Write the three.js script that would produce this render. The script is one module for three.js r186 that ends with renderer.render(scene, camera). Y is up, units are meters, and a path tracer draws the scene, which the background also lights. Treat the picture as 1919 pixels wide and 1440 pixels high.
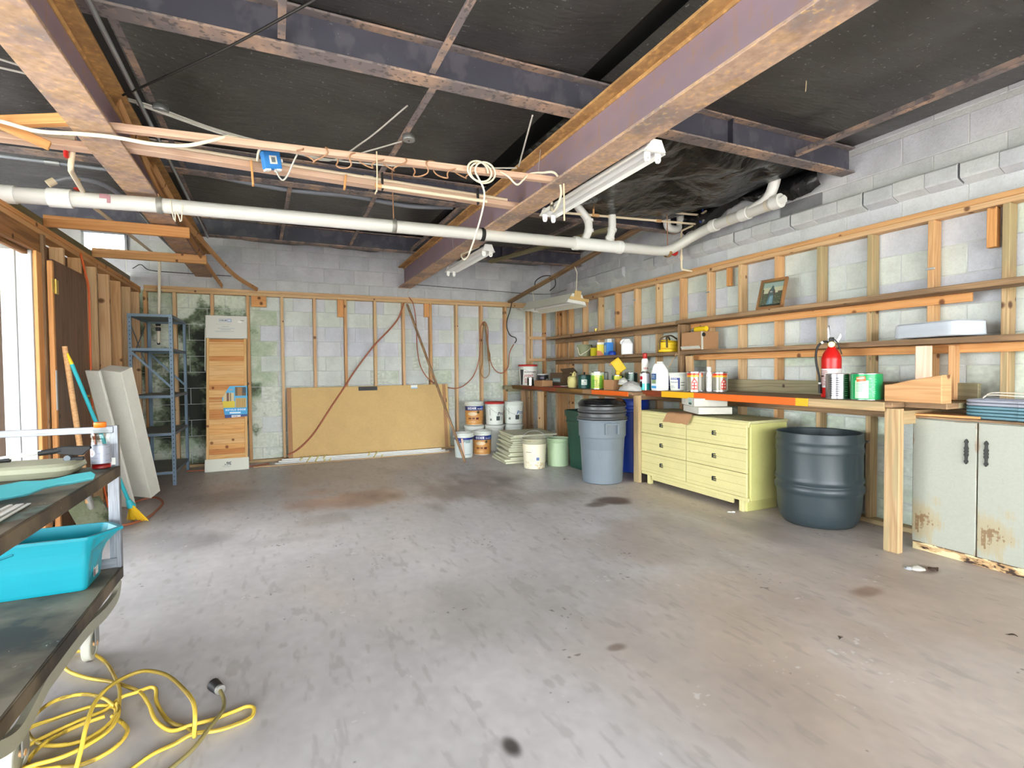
import * as THREE from 'three';
import { mergeGeometries } from 'three/addons/utils/BufferGeometryUtils.js';

// ---------------------------------------------------------------- camera, sky, sun, exposure
const scene = new THREE.Scene();
const camera = new THREE.PerspectiveCamera(2 * Math.atan(720 / 984.43) * 180 / Math.PI, 1919 / 1440, 0.05, 120);
camera.position.set(0, 1.195, 7.746);
{ // level tripod shot, turned right along the bench, with the slight tilt and roll of the hand
  const e = new THREE.Euler(-0.02734, -0.42247, -0.0092, 'YXZ');
  camera.quaternion.setFromEuler(e);
}
scene.background = new THREE.Color(0.90, 0.95, 1.0);      // bright hazy sky
scene.backgroundIntensity = 3.6;
const sun = new THREE.DirectionalLight(0xfff1dc, 4.2);
sun.position.set(-5, 13, 24); sun.target.position.set(0, 0, 15);
sun.castShadow = true; sun.shadow.mapSize.set(2048, 2048);
Object.assign(sun.shadow.camera, { left: -14, right: 14, top: 14, bottom: -14, near: 1, far: 50 });
scene.add(sun, sun.target);
const renderer = new THREE.WebGLRenderer({ antialias: true });
renderer.toneMapping = THREE.LinearToneMapping;
renderer.toneMappingExposure = 5.7;
renderer.shadowMap.enabled = true;

// ---------------------------------------------------------------- numbers and noise
let seed = 7;
const rnd = () => { seed = (seed * 1664525 + 1013904223) >>> 0; return seed / 4294967296; };
const rr = (a, b) => a + (b - a) * rnd();
const clamp = (x, a = 0, b = 1) => x < a ? a : x > b ? b : x;
const lerp = (a, b, t) => a + (b - a) * t;
const sstep = (a, b, x) => { const t = clamp((x - a) / (b - a)); return t * t * (3 - 2 * t); };
function hsh(x, y, s) { let n = Math.imul(x, 374761393) + Math.imul(y, 668265263) + Math.imul(s, 2147483647); n = Math.imul(n ^ (n >>> 13), 1274126177); return ((n ^ (n >>> 16)) >>> 0) / 4294967296; }
function vn(x, y, px, py, s) {   // tileable value noise
  const xi = Math.floor(x), yi = Math.floor(y); let fx = x - xi, fy = y - yi;
  fx = fx * fx * (3 - 2 * fx); fy = fy * fy * (3 - 2 * fy);
  const x0 = ((xi % px) + px) % px, x1 = (x0 + 1) % px, y0 = ((yi % py) + py) % py, y1 = (y0 + 1) % py;
  const a = hsh(x0, y0, s), b = hsh(x1, y0, s), c = hsh(x0, y1, s), d = hsh(x1, y1, s);
  return a + (b - a) * fx + (c - a) * fy + (a - b - c + d) * fx * fy;
}
function fbm(u, v, fx, fy, o, s = 1) { let r = 0, a = .5, t = 0; for (let i = 0; i < o; i++) { r += a * vn(u * fx, v * fy, fx, fy, s + i); t += a; a *= .5; fx *= 2; fy *= 2; } return r / t; }

// ---------------------------------------------------------------- textures
function tex(w, h, fn, size, srgb = true) {     // size: metres that one tile covers, [u, v]
  const d = new Uint8Array(w * h * 4);
  for (let y = 0; y < h; y++) for (let x = 0; x < w; x++) {
    const c = fn((x + .5) / w, (y + .5) / h), i = (y * w + x) * 4;
    d[i] = clamp(c[0]) * 255; d[i + 1] = clamp(c[1]) * 255; d[i + 2] = clamp(c[2]) * 255; d[i + 3] = 255;
  }
  const t = new THREE.DataTexture(d, w, h, THREE.RGBAFormat);
  t.wrapS = t.wrapT = THREE.RepeatWrapping; t.magFilter = THREE.LinearFilter; t.minFilter = THREE.LinearMipmapLinearFilter; t.generateMipmaps = true;
  if (srgb) t.colorSpace = THREE.SRGBColorSpace;
  if (size) t.repeat.set(1 / size[0], 1 / size[1]);
  t.needsUpdate = true; return t;
}
const g3 = (v) => [v, v, v];
function canvasTex(w, h, draw) {
  const c = document.createElement('canvas'); c.width = w; c.height = h; const g = c.getContext('2d');
  draw(g, w, h);
  const t = new THREE.CanvasTexture(c); t.colorSpace = THREE.SRGBColorSpace; t.magFilter = THREE.LinearFilter; return t;
}
const mix3 = (a, b, t) => [lerp(a[0], b[0], t), lerp(a[1], b[1], t), lerp(a[2], b[2], t)];

// painted concrete block: pores and thin roller marks
const blockMap = tex(512, 512, (u, v) => { const n = fbm(u, v, 6, 6, 5, 3), p = fbm(u, v, 60, 60, 2, 9); let k = .89 + .12 * (n - .5) + .06 * (p - .5); if (p > .80) k -= .06; return [k, k, k * .995]; }, [.8, .8]);
const blockBump = tex(512, 512, (u, v) => { const p = fbm(u, v, 70, 70, 3, 21), n = fbm(u, v, 8, 8, 3, 5); return g3(.5 + .5 * (p - .5) + .3 * (n - .5) - (p > .7 ? .3 : 0)); }, [.8, .8], false);
// block face with damp stains and mildew colonies
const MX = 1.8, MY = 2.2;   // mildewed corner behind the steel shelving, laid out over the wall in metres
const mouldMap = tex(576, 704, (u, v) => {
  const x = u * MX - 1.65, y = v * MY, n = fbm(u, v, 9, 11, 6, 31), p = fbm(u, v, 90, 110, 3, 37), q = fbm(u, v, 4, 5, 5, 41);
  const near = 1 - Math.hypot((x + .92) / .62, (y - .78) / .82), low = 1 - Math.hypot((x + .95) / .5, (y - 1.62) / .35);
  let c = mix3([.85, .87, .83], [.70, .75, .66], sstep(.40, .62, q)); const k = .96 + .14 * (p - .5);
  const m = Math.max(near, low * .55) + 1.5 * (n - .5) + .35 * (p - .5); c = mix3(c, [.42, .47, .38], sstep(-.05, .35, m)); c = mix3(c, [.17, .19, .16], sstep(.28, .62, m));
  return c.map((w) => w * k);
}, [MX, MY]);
const greenCastMap = tex(512, 512, (u, v) => {  // green cast of the light on the lower wall, put into the block colour
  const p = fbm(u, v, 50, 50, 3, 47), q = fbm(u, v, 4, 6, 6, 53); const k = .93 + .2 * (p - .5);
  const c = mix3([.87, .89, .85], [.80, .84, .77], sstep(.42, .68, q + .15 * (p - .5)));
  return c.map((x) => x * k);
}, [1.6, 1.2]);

// pine: u runs along the grain
function woodTex(light, dark, knot, s, o = {}) {
  return tex(1024, 256, (u, v) => {
    const w = fbm(u, v, 3, 3, 3, s) * .9 + fbm(u, v, 2, 12, 2, s + 5) * .5;
    let ring = Math.sin((v * (o.rings ?? 9) + w * 3.2) * Math.PI * 2) * .5 + .5; ring = ring * ring;
    const fib = fbm(u, v, 14, 220, 2, s + 9), blot = fbm(u, v, 4, 3, 4, s + 13);
    let t = clamp(.5 * ring + .55 * (fib - .3) + (o.blot ?? .5) * (blot - .45));
    let c = mix3(light, dark, t);
    for (let i = 0; i < 5; i++) {
      const ku = hsh(i, s, 3), kv = hsh(i, s, 4); let du = Math.abs(u - ku); du = Math.min(du, 1 - du); const dv = Math.abs(v - kv);
      const r = Math.hypot(du * 8, dv) / (.035 + .04 * hsh(i, s, 6)); if (r < 1.6) c = mix3(c, knot, (1 - sstep(.55, 1.6, r)) * .85);
    }
    if (o.grey) { const gq = sstep(.45, .62, fbm(u, v, 5, 9, 5, s + 17)); c = mix3(c, o.grey, gq * .6); }
    return c;
  }, [2.2, .32]);
}
const pineMap = woodTex([.85, .70, .53], [.75, .57, .39], [.38, .24, .14], 101);
const pineMap2 = woodTex([.84, .71, .54], [.74, .58, .40], [.36, .23, .14], 151, { rings: 6 });
const pinkMap = woodTex([.87, .74, .65], [.78, .62, .52], [.42, .28, .2], 181, { rings: 6 });
const treatMap = woodTex([.76, .645, .48], [.61, .475, .32], [.30, .19, .11], 211, { rings: 8, grey: [.62, .57, .42] });
const oldMap = woodTex([.66, .53, .39], [.52, .40, .28], [.2, .12, .07], 263, { blot: .9, grey: [.42, .33, .24] });
const weatherMap = woodTex([.60, .555, .43], [.45, .41, .31], [.22, .17, .1], 307, { rings: 8, blot: .8, grey: [.50, .49, .36] });
const plyMap = woodTex([.47, .34, .24], [.34, .23, .16], [.25, .15, .09], 353, { rings: 4, blot: 1.1 });
const cedarMap = woodTex([.90, .74, .52], [.82, .62, .40], [.5, .3, .15], 397, { rings: 5 });
const woodBump = tex(256, 256, (u, v) => g3(fbm(u, v, 6, 90, 3, 77)), [.6, .3], false);

// rust: scaly orange brown with dark mill scale and light specks
const rustMap = tex(512, 512, (u, v) => {
  const n = fbm(u, v, 5, 5, 6, 401), p = fbm(u, v, 40, 40, 3, 409), q = fbm(u, v, 9, 9, 4, 419);
  let c = mix3([.86, .72, .62], [.76, .64, .58], sstep(.35, .65, n));
  c = mix3(c, [.87, .71, .54], sstep(.52, .68, q) * .6); c = mix3(c, [.62, .57, .56], sstep(.58, .72, n + .2 * (p - .5)) * .7);
  if (p > .72) c = mix3(c, [.92, .74, .50], .5); return c.map((x) => x * (.9 + .25 * (p - .5)));
}, [.9, .9]);
const rustGoldMap = tex(512, 512, (u, v) => {
  const n = fbm(u, v, 4, 9, 6, 431), p = fbm(u, v, 40, 40, 3, 433);
  let c = mix3([.85, .66, .42], [.74, .56, .36], sstep(.38, .66, n)); if (p > .7) c = mix3(c, [.93, .72, .42], .4); return c.map((x) => x * (.92 + .2 * (p - .5)));
}, [.9, .9]);
const primerMap = tex(512, 512, (u, v) => {   // red oxide primer with rust runs and scratches
  const n = fbm(u, v, 4, 4, 5, 443), p = fbm(u, v, 60, 8, 3, 449), e = fbm(u, v, 12, 12, 4, 457);
  let c = mix3([.62, .54, .60], [.56, .48, .53], n); c = mix3(c, [.66, .50, .40], sstep(.6, .78, p) * .35); c = mix3(c, [.64, .50, .42], sstep(.60, .75, e) * .4); return c;
}, [1.0, .62]);
const steelMap = tex(512, 512, (u, v) => {    // dark blue-grey shop paint, dusty
  const n = fbm(u, v, 5, 4, 5, 461), p = fbm(u, v, 60, 60, 2, 463), q = fbm(u, v, 16, 5, 4, 467);
  let c = mix3([.33, .33, .385], [.26, .26, .31], n); c = mix3(c, [.46, .45, .48], sstep(.54, .72, q) * .4); if (vn(u * 240, v * 130, 240, 130, 464) * vn(u * 30, v * 16, 30, 16, 465) > .83) c = mix3(c, [.7, .68, .66], .5); return c;
}, [1.4, .7]);
const steelRustMap = tex(512, 256, (u, v) => {
  const n = fbm(u, v, 18, 3, 5, 479), p = fbm(u, v, 70, 20, 2, 487);
  let c = mix3([.50, .46, .46], [.64, .55, .50], sstep(.4, .6, n)); c = mix3(c, [.72, .60, .52], sstep(.6, .75, n)); if (p > .70) c = mix3(c, [.30, .28, .29], .5); return c;
}, [1.6, .4]);
// black faced insulation: fine ripples and dust
const foilBump = tex(512, 512, (u, v) => { const r = Math.sin((v * 34 + 2.2 * fbm(u, v, 5, 5, 4, 491)) * Math.PI * 2) * .5 + .5; return g3(.45 * fbm(u, v, 9, 40, 4, 499) + .09 * r * fbm(u, v, 3, 3, 3, 505) + .5 * fbm(u, v, 4, 4, 3, 503)); }, [1.1, 1.1], false);
const foilMap = tex(512, 512, (u, v) => { const n = fbm(u, v, 6, 6, 5, 509), p = fbm(u, v, 90, 90, 2, 521); let k = .26 + .08 * (n - .5); if (p > .84) k += .25; return [k, k * .985, k * .97]; }, [1.5, 1.5]);
const polyBump = tex(512, 512, (u, v) => g3(Math.abs(fbm(u, v, 4, 4, 5, 541) - .5) * 1.6 + .25 * Math.abs(fbm(u, v, 14, 6, 3, 547) - .5)), [1.3, 1.3], false);

// floor: old troweled slab with paint specks, tyre scuffs, oil and rust
const FX0 = -4.6, FZ0 = -.4, FW = 9.2, FD = 12.6;
const stains = [ // x, z, rx, rz, strength, colour
  [.62, 2.66, .62, .36, .9, [0.717, 0.569, 0.477]], [.34, 2.24, .30, .24, .6, [0.717, 0.58, 0.5]], [.36, 3.30, .24, .20, .5, [0.58, 0.546, 0.5]],
  [1.72, 2.80, .72, .55, .75, [0.489, 0.432, 0.386]], [2.1, 2.3, .55, .4, .5, [0.512, 0.466, 0.42]], [2.76, 3.80, .20, .13, 1, [0.352, 0.261, 0.215]], [2.55, 3.86, .12, .08, .8, [0.386, 0.306, 0.261]],
  [.66, 6.25, .035, .06, 1, [0.192, 0.181, 0.17]], [2.6, 4.9, .9, .6, .42, [0.637, 0.557, 0.489]], [1.7, 6.2, .8, .7, .35, [0.762, 0.671, 0.58]], [3.1, 6.3, .6, .5, .4, [0.694, 0.591, 0.512]], [2.2, 3.4, .5, .3, .45, [0.534, 0.489, 0.443]],
  [-.9, 3.4, .45, .4, .5, [0.489, 0.477, 0.477]], [-.5, 2.0, .5, .3, .4, [0.534, 0.523, 0.523]], [1.3, 5.9, .05, .03, .8, [0.466, 0.398, 0.352]], [.1, 3.7, .35, .16, .4, [0.58, 0.569, 0.557]], [2.85, 6.0, .12, .06, .8, [0.523, 0.42, 0.352]], [3.45, 5.95, .10, .07, .8, [0.398, 0.306, 0.261]],
  [.95, 5.3, .6, .4, .3, [0.671, 0.648, 0.603]], [3.3, 5.2, .35, .5, .45, [0.557, 0.534, 0.534]]];
const floorMap = tex(1472, 2016, (u, v) => {
  const x = FX0 + u * FW, z = FZ0 + v * FD;
  const big = fbm(u, v, 5, 5, 5, 601), mid = fbm(u, v, 22, 26, 5, 607), fine = fbm(u, v, 260, 280, 2, 613), sw = fbm(u, v, 46, 20, 4, 617), hue = fbm(u, v, 4, 5, 4, 619);
  let k = .765 + .10 * (big - .5) + .11 * (mid - .5) + .06 * (fine - .5) + .06 * (sw - .5);
  let c = [k, k * .985, k * .985];
  c = mix3(c, [k * .955, k * .895, k * .845], sstep(.44, .66, hue + .07 * (x - 1.3) + .12 * (mid - .5)));  // brown mottling growing to the right: falloff of the left daylight painted in
  for (const [sx, sz, a, b, s, col] of stains) {
    const dx = (x - sx) / a, dz = (z - sz) / b; if (dx * dx + dz * dz > 3) continue;
    const r = Math.hypot(dx, dz) + .9 * (mid - .5) + .9 * (sw - .5); const m = (1 - sstep(.35, 1.15, r)) * s * .8; if (m > 0) c = mix3(c, col.map((q) => q * (.85 + .6 * (mid - .25))), m);
  }
  const sc = fbm(u, v, 300, 120, 3, 631); if (sc > .66) c = mix3(c, [.52, .50, .48], Math.min(.22, (sc - .66) * 2.2));
  const wp = vn(u * 640, v * 700, 640, 700, 641) * vn(u * 60, v * 60, 60, 60, 642); if (wp > .80) c = mix3(c, [.88, .88, .87], .6);
  const bp = vn(u * 600, v * 650, 600, 650, 653) * vn(u * 50, v * 60, 50, 60, 655); if (bp > .82) c = mix3(c, [.34, .30, .28], .6);
  return c;
});
floorMap.wrapS = floorMap.wrapT = THREE.ClampToEdgeWrapping;
const floorRough = tex(512, 512, (u, v) => g3(.30 + .30 * fbm(u, v, 10, 12, 5, 661) + .12 * (fbm(u, v, 70, 70, 2, 673) - .5)), null, false);
const floorBump = tex(512, 512, (u, v) => g3(.5 * fbm(u, v, 12, 12, 4, 677) + .5 * fbm(u, v, 90, 90, 3, 683)), [2, 2], false);

// general wear map for painted sheet goods and plastics: specks, scuffs
const wearMap = tex(512, 512, (u, v) => { const n = fbm(u, v, 5, 5, 5, 701), p = fbm(u, v, 64, 64, 2, 709), q = vn(u * 190, v * 190, 190, 190, 711) * vn(u * 22, v * 22, 22, 22, 713); let k = .955 + .07 * (n - .5) + .03 * (p - .5); if (q > .80) k -= .10; if (q < .012) k += .04; return [k, k, k * .99]; }, [.7, .7]);
const rustChipMap = tex(512, 512, (u, v) => {  // cream enamel with chips of rust
  const n = fbm(u, v, 6, 6, 6, 727), p = fbm(u, v, 40, 40, 3, 733); const k = .97 + .06 * (p - .5); let c = [.70 * k, .71 * k, .65 * k];
  c = mix3(c, [.76, .72, .60], sstep(.56, .70, n) * .5); c = mix3(c, [.46, .36, .26], sstep(.70, .74, p * .6 + n * .4)); return c;
}, [.9, .9]);
const kickMap = tex(512, 128, (u, v) => {
  const n = fbm(u, v, 14, 4, 5, 739), p = fbm(u, v, 60, 18, 3, 743); let c = mix3([.86, .80, .62], [.72, .58, .40], sstep(.42, .62, n));
  c = mix3(c, [.24, .17, .12], sstep(.55, .62, .6 * n + .4 * p + .22 * (.5 - v))); return c;
}, [1.1, .1]);
const doorMap = tex(320, 768, (u, v) => {  // enamelled cabinet door: v from the bottom edge up; rust blooms low on the hinge side, chips along the edges
  const n = fbm(u, v, 5, 11, 6, 811), p = fbm(u, v, 34, 80, 3, 817), st = fbm(u, v, 50, 6, 4, 821), k = .97 + .05 * (p - .5); let c = [.66 * k, .67 * k, .615 * k];
  const bloom = 1 - Math.hypot((u - .16) / .40, (v - .20) / .17) + 1.6 * (n - .5) + .9 * (st - .5); c = mix3(c, [.66, .60, .46], sstep(-.1, .5, bloom) * .7); c = mix3(c, [.48, .37, .24], sstep(.78, 1.0, bloom + .7 * (p - .5)) * .8);
  const e = Math.min(u, 1 - u, v * 2.2, (1 - v) * 2.2); c = mix3(c, [.52, .42, .32], (1 - sstep(.0, .04, e + .10 * (n - .38))) * .7); if (vn(u * 70, v * 168, 70, 168, 823) * vn(u * 6, v * 14, 6, 14, 827) > .80) c = mix3(c, [.42, .36, .28], .6); return c;
});
const cordMap = tex(256, 64, (u, v) => { const n = fbm(u, v, 24, 3, 4, 831); return mix3([1, 1, 1], [.52, .50, .48], sstep(.52, .66, n) * .75); });
const cardMap = tex(256, 256, (u, v) => { const k = .97 + .05 * (fbm(u, v, 40, 40, 3, 751) - .5) + .06 * (fbm(u, v, 5, 5, 4, 757) - .5); return g3(k); }, [.7, .7]);
const alu = tex(256, 256, (u, v) => g3(.80 + .25 * (fbm(u, v, 6, 60, 3, 761) - .5)), [.4, .2]);
const dustWood = tex(512, 512, (u, v) => {   // worn cart deck: grey brown dust over paint spills
  const n = fbm(u, v, 5, 4, 6, 769), q = fbm(u, v, 4, 5, 5, 773), p = fbm(u, v, 50, 50, 3, 787);
  let c = mix3([.50, .47, .40], [.33, .30, .25], sstep(.35, .65, n)); c = mix3(c, [.42, .60, .58], sstep(.54, .66, q) * .6); c = mix3(c, [.15, .15, .14], sstep(.62, .72, n) * .7); if (vn(u * 150, v * 150, 150, 150, 789) * vn(u * 14, v * 14, 14, 14, 791) > .80) c = [.74, .74, .70]; return c;
}, [.8, .8]);

// ---------------------------------------------------------------- materials
const std = (o) => new THREE.MeshStandardMaterial({ roughness: .7, metalness: 0, ...o });
const C = (r, g, b) => new THREE.Color().setRGB(r / 255, g / 255, b / 255, THREE.SRGBColorSpace);
const flat = (r, g, b, o = {}) => std({ color: C(r, g, b), ...o });
const wood = (map, tint = [255, 255, 255], o = {}) => std({ map, color: C(...tint), bumpMap: woodBump, bumpScale: .0006, roughness: .72, ...o });
const M = {
  block: [[226, 227, 236], [231, 232, 238], [220, 222, 232], [226, 228, 234]].map((c) => std({ map: blockMap, color: C(...c), bumpMap: blockBump, bumpScale: .0022, roughness: .82 })),
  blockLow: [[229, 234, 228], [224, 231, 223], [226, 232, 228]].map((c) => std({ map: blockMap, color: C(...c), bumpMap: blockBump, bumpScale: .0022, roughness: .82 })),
  blockGreenCast: std({ map: greenCastMap, bumpMap: blockBump, bumpScale: .0022, roughness: .86, color: C(250, 252, 248) }),  // low blocks with the green light cast painted into their colour
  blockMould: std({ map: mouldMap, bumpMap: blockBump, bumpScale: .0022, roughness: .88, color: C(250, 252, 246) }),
  blockGrey: std({ map: blockMap, color: C(150, 150, 158), bumpMap: blockBump, bumpScale: .0025, roughness: .9 }),
  mortar: std({ map: blockMap, color: C(222, 225, 226), bumpMap: blockBump, bumpScale: .003, roughness: .9 }),
  pine: [wood(pineMap), wood(pineMap2), wood(pineMap, [247, 236, 220])],
  pineRed: wood(pineMap2, [252, 228, 204]),
  pinePale: wood(pinkMap),
  treated: wood(treatMap), old: wood(oldMap), weathered: wood(weatherMap), ply: wood(plyMap, [255, 255, 255], { roughness: .5 }), cedar: [wood(cedarMap, [255, 252, 240]), wood(cedarMap, [255, 240, 214]), wood(cedarMap, [232, 196, 160]), wood(cedarMap, [255, 255, 250])],
  orangeWood: wood(pineMap, [255, 226, 188]), header: wood(oldMap, [255, 226, 190]),
  rust: std({ map: rustMap, bumpMap: rustMap, bumpScale: .002, roughness: .8 }), rustGold: std({ map: rustGoldMap, bumpMap: rustGoldMap, bumpScale: .0015, roughness: .8 }),
  primer: std({ map: primerMap, roughness: .62 }), steel: std({ map: steelMap, roughness: .5, metalness: .1 }), steelRust: std({ map: steelRustMap, roughness: .75 }),
  foil: std({ map: foilMap, bumpMap: foilBump, bumpScale: .012, roughness: .42 }), poly: std({ color: C(34, 34, 36), bumpMap: polyBump, bumpScale: .035, roughness: .26 }),
  floor: std({ map: floorMap, roughnessMap: floorRough, roughness: 1, bumpMap: floorBump, bumpScale: .0012 }),
  pvc: std({ map: wearMap, color: C(222, 220, 218), roughness: .42 }), pvcClean: flat(236, 236, 234, { roughness: .38 }), pvcJoint: flat(212, 204, 188, { roughness: .5 }),
  cpvc: flat(236, 218, 190, { roughness: .45 }), copper: flat(222, 172, 122, { roughness: .45, metalness: .25 }), emt: flat(168, 174, 180, { metalness: .7, roughness: .42 }),
  emtGrey: flat(150, 156, 166, { roughness: .45, metalness: .3 }), brownPipe: flat(150, 122, 88, { roughness: .6 }),
  wireGrey: flat(190, 186, 180, { roughness: .55 }), wireCream: flat(238, 228, 208, { roughness: .5 }), wireBlack: flat(34, 33, 32, { roughness: .5 }), rope: flat(214, 196, 166, { roughness: .9 }), copperWire: flat(176, 132, 100, { roughness: .5 }),
  cordYellow: std({ color: C(226, 194, 74), map: cordMap, roughness: .5 }), cordOrange: flat(214, 96, 44, { roughness: .55 }), cordRed: flat(168, 96, 66, { roughness: .55 }), cordDirty: flat(132, 120, 72, { roughness: .7 }),
  white: std({ map: wearMap, color: C(236, 236, 232), roughness: .5 }), whiteGloss: flat(240, 240, 240, { roughness: .28 }), whiteWood: wood(wearMap, [198, 199, 202]), tube: flat(246, 246, 244, { roughness: .2 }),
  cream: std({ map: wearMap, color: C(232, 230, 218), roughness: .5 }), black: flat(26, 26, 27, { roughness: .55 }), blackGloss: flat(20, 20, 22, { roughness: .25 }), darkMetal: flat(46, 48, 45, { roughness: .5, metalness: .3 }), galv: flat(178, 182, 184, { roughness: .4, metalness: .75 }), brass: flat(206, 176, 92, { roughness: .35, metalness: .8 }), tin: flat(205, 207, 208, { roughness: .24, metalness: .9 }),
  red: flat(196, 26, 22, { roughness: .35 }), redLid: flat(186, 44, 38, { roughness: .45 }), blue: flat(22, 60, 160, { roughness: .4 }), blueBox: flat(40, 128, 208, { roughness: .5 }), yellow: flat(238, 200, 26, { roughness: .55 }), teal: flat(46, 172, 182, { roughness: .4 }),
  aqua: std({ map: wearMap, color: C(12, 148, 166), roughness: .38 }), aquaPale: std({ map: wearMap, color: C(86, 178, 188), roughness: .5 }),
  shelfSteel: std({ map: wearMap, color: C(112, 132, 150), roughness: .5, metalness: .25 }), shelfDeck: std({ map: wearMap, color: C(140, 148, 146), roughness: .6, metalness: .15 }),
  card: std({ map: cardMap, color: C(214, 180, 120), roughness: .85 }), cardBrown: std({ map: cardMap, color: C(176, 132, 92), roughness: .85 }), cardDark: std({ map: cardMap, color: C(104, 84, 62), roughness: .85 }), paper: std({ map: cardMap, color: C(204, 201, 188), roughness: .8 }),
  dresser: std({ map: wearMap, color: C(214, 204, 146), roughness: .55 }), dresserSide: std({ map: wearMap, color: C(206, 202, 128), roughness: .55 }),
  cabinet: std({ map: rustChipMap, roughness: .42 }), cabinetDoor: std({ map: doorMap, roughness: .42 }), cabinetKick: std({ map: kickMap, roughness: .7 }),
  canGrey: std({ map: wearMap, color: C(112, 122, 131), roughness: .45 }), canDark: std({ map: wearMap, color: C(70, 72, 74), roughness: .35 }), barrel: std({ map: wearMap, color: C(50, 61, 65), roughness: .40 }), binGreen: std({ map: wearMap, color: C(26, 70, 58), roughness: .45 }),
  pailWhite: std({ map: wearMap, color: C(226, 230, 222), roughness: .42 }), pailDirty: std({ map: rustChipMap, color: C(240, 232, 214), roughness: .5 }), pailGreen: std({ map: wearMap, color: C(192, 216, 176), roughness: .45 }), tile: std({ map: wearMap, color: C(214, 214, 186), roughness: .6 }),
  cartDeck: std({ map: dustWood, roughness: .6 }), cartEdge: std({ map: dustWood, color: C(222, 206, 190), roughness: .6 }), alu: std({ map: alu, color: C(178, 182, 190), metalness: .55, roughness: .38 }), cartTube: std({ map: wearMap, color: C(170, 168, 150), roughness: .5, metalness: .2 }), rubber: flat(196, 194, 180, { roughness: .7 }),
  bag: new THREE.MeshPhysicalMaterial({ color: C(226, 224, 216), roughness: .55, transmission: .35, thickness: 0 }), bagYellow: flat(222, 212, 140, { roughness: .7 }),
  clear: new THREE.MeshPhysicalMaterial({ color: C(240, 242, 240), roughness: .08, transmission: 1, thickness: 0, ior: 1.45 }), juice: new THREE.MeshPhysicalMaterial({ color: C(190, 14, 24), roughness: .15, transmission: .5, thickness: .03 }),
  straw: flat(226, 184, 30, { roughness: .8 }), strapBrown: flat(150, 112, 66, { roughness: .7 }), greyStrap: flat(150, 148, 142, { roughness: .5, metalness: .4 }),
  grass: flat(96, 122, 62, { roughness: 1 }), drive: std({ map: blockMap, color: C(196, 190, 180), roughness: .9 }),
};

// ---------------------------------------------------------------- geometry helpers
const G = {};
function uvBox(g, ou = 0, ov = 0, order) {  // uv in metres, u along the longest side
  g.computeBoundingBox(); const s = new THREE.Vector3(); g.boundingBox.getSize(s); const dim = [s.x, s.y, s.z];
  const L = order ?? [0, 1, 2].sort((a, b) => dim[b] - dim[a])[0];
  const p = g.attributes.position, n = g.attributes.normal, uv = new Float32Array(p.count * 2);
  for (let i = 0; i < p.count; i++) {
    const a = [Math.abs(n.getX(i)), Math.abs(n.getY(i)), Math.abs(n.getZ(i))], q = [p.getX(i), p.getY(i), p.getZ(i)];
    const k = a[0] > a[1] && a[0] > a[2] ? 0 : a[1] > a[2] ? 1 : 2; const o = [0, 1, 2].filter((x) => x !== k);
    let ua = o[0], va = o[1]; if (o.includes(L)) { ua = L; va = o.find((x) => x !== L); }
    uv[i * 2] = q[ua] + ou; uv[i * 2 + 1] = q[va] + ov;
  }
  g.setAttribute('uv', new THREE.BufferAttribute(uv, 2)); return g;
}
function cbox(w, h, d, b = .003, ou, ov) {   // box with chamfered edges, 44 triangles
  const H = [w / 2, h / 2, d / 2]; b = Math.min(b, w * .45, h * .45, d * .45); const P = [], N = [];
  const V = (ax, s, t) => { const v = [0, 0, 0]; for (let i = 0; i < 3; i++) v[i] = s[i] * (i === ax ? H[i] : H[i] - b); return v; };
  const tri = (a, c, e) => {
    const n = new THREE.Vector3().crossVectors(new THREE.Vector3(c[0] - a[0], c[1] - a[1], c[2] - a[2]), new THREE.Vector3(e[0] - a[0], e[1] - a[1], e[2] - a[2])).normalize();
    if (n.x * (a[0] + c[0] + e[0]) + n.y * (a[1] + c[1] + e[1]) + n.z * (a[2] + c[2] + e[2]) < 0) { n.negate(); [c, e] = [e, c]; }
    P.push(...a, ...c, ...e); for (let i = 0; i < 3; i++) N.push(n.x, n.y, n.z);
  };
  const quad = (a, c, e, f) => { tri(a, c, e); tri(a, e, f); };
  for (let ax = 0; ax < 3; ax++) for (const s of [-1, 1]) {
    const o = [0, 1, 2].filter((x) => x !== ax), mk = (p, q) => { const r = [0, 0, 0]; r[ax] = s; r[o[0]] = p; r[o[1]] = q; return V(ax, r); };
    quad(mk(-1, -1), mk(1, -1), mk(1, 1), mk(-1, 1));
  }
  for (let a = 0; a < 3; a++) for (let c = a + 1; c < 3; c++) { const k = 3 - a - c; for (const s of [-1, 1]) for (const t of [-1, 1]) { const mk = (f, e) => { const r = [0, 0, 0]; r[a] = s; r[c] = t; r[k] = e; return V(f, r); }; quad(mk(a, -1), mk(a, 1), mk(c, 1), mk(c, -1)); } }
  for (const x of [-1, 1]) for (const y of [-1, 1]) for (const z of [-1, 1]) tri(V(0, [x, y, z]), V(1, [x, y, z]), V(2, [x, y, z]));
  const g = new THREE.BufferGeometry(); g.setAttribute('position', new THREE.Float32BufferAttribute(P, 3)); g.setAttribute('normal', new THREE.Float32BufferAttribute(N, 3));
  return uvBox(g, ou ?? rr(0, 3), ov ?? rr(0, 1));
}
const lathe = (pts, seg = 28) => new THREE.LatheGeometry(pts.map((p) => new THREE.Vector2(p[0], p[1])), seg);
const V3 = (p) => new THREE.Vector3(...p);
const tube = (pts, r = .004, seg, closed = false, rs = 7) => new THREE.TubeGeometry(new THREE.CatmullRomCurve3(pts.map(V3), closed, 'centripetal'), seg ?? Math.max(8, pts.length * 6), r, rs, closed);
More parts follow.
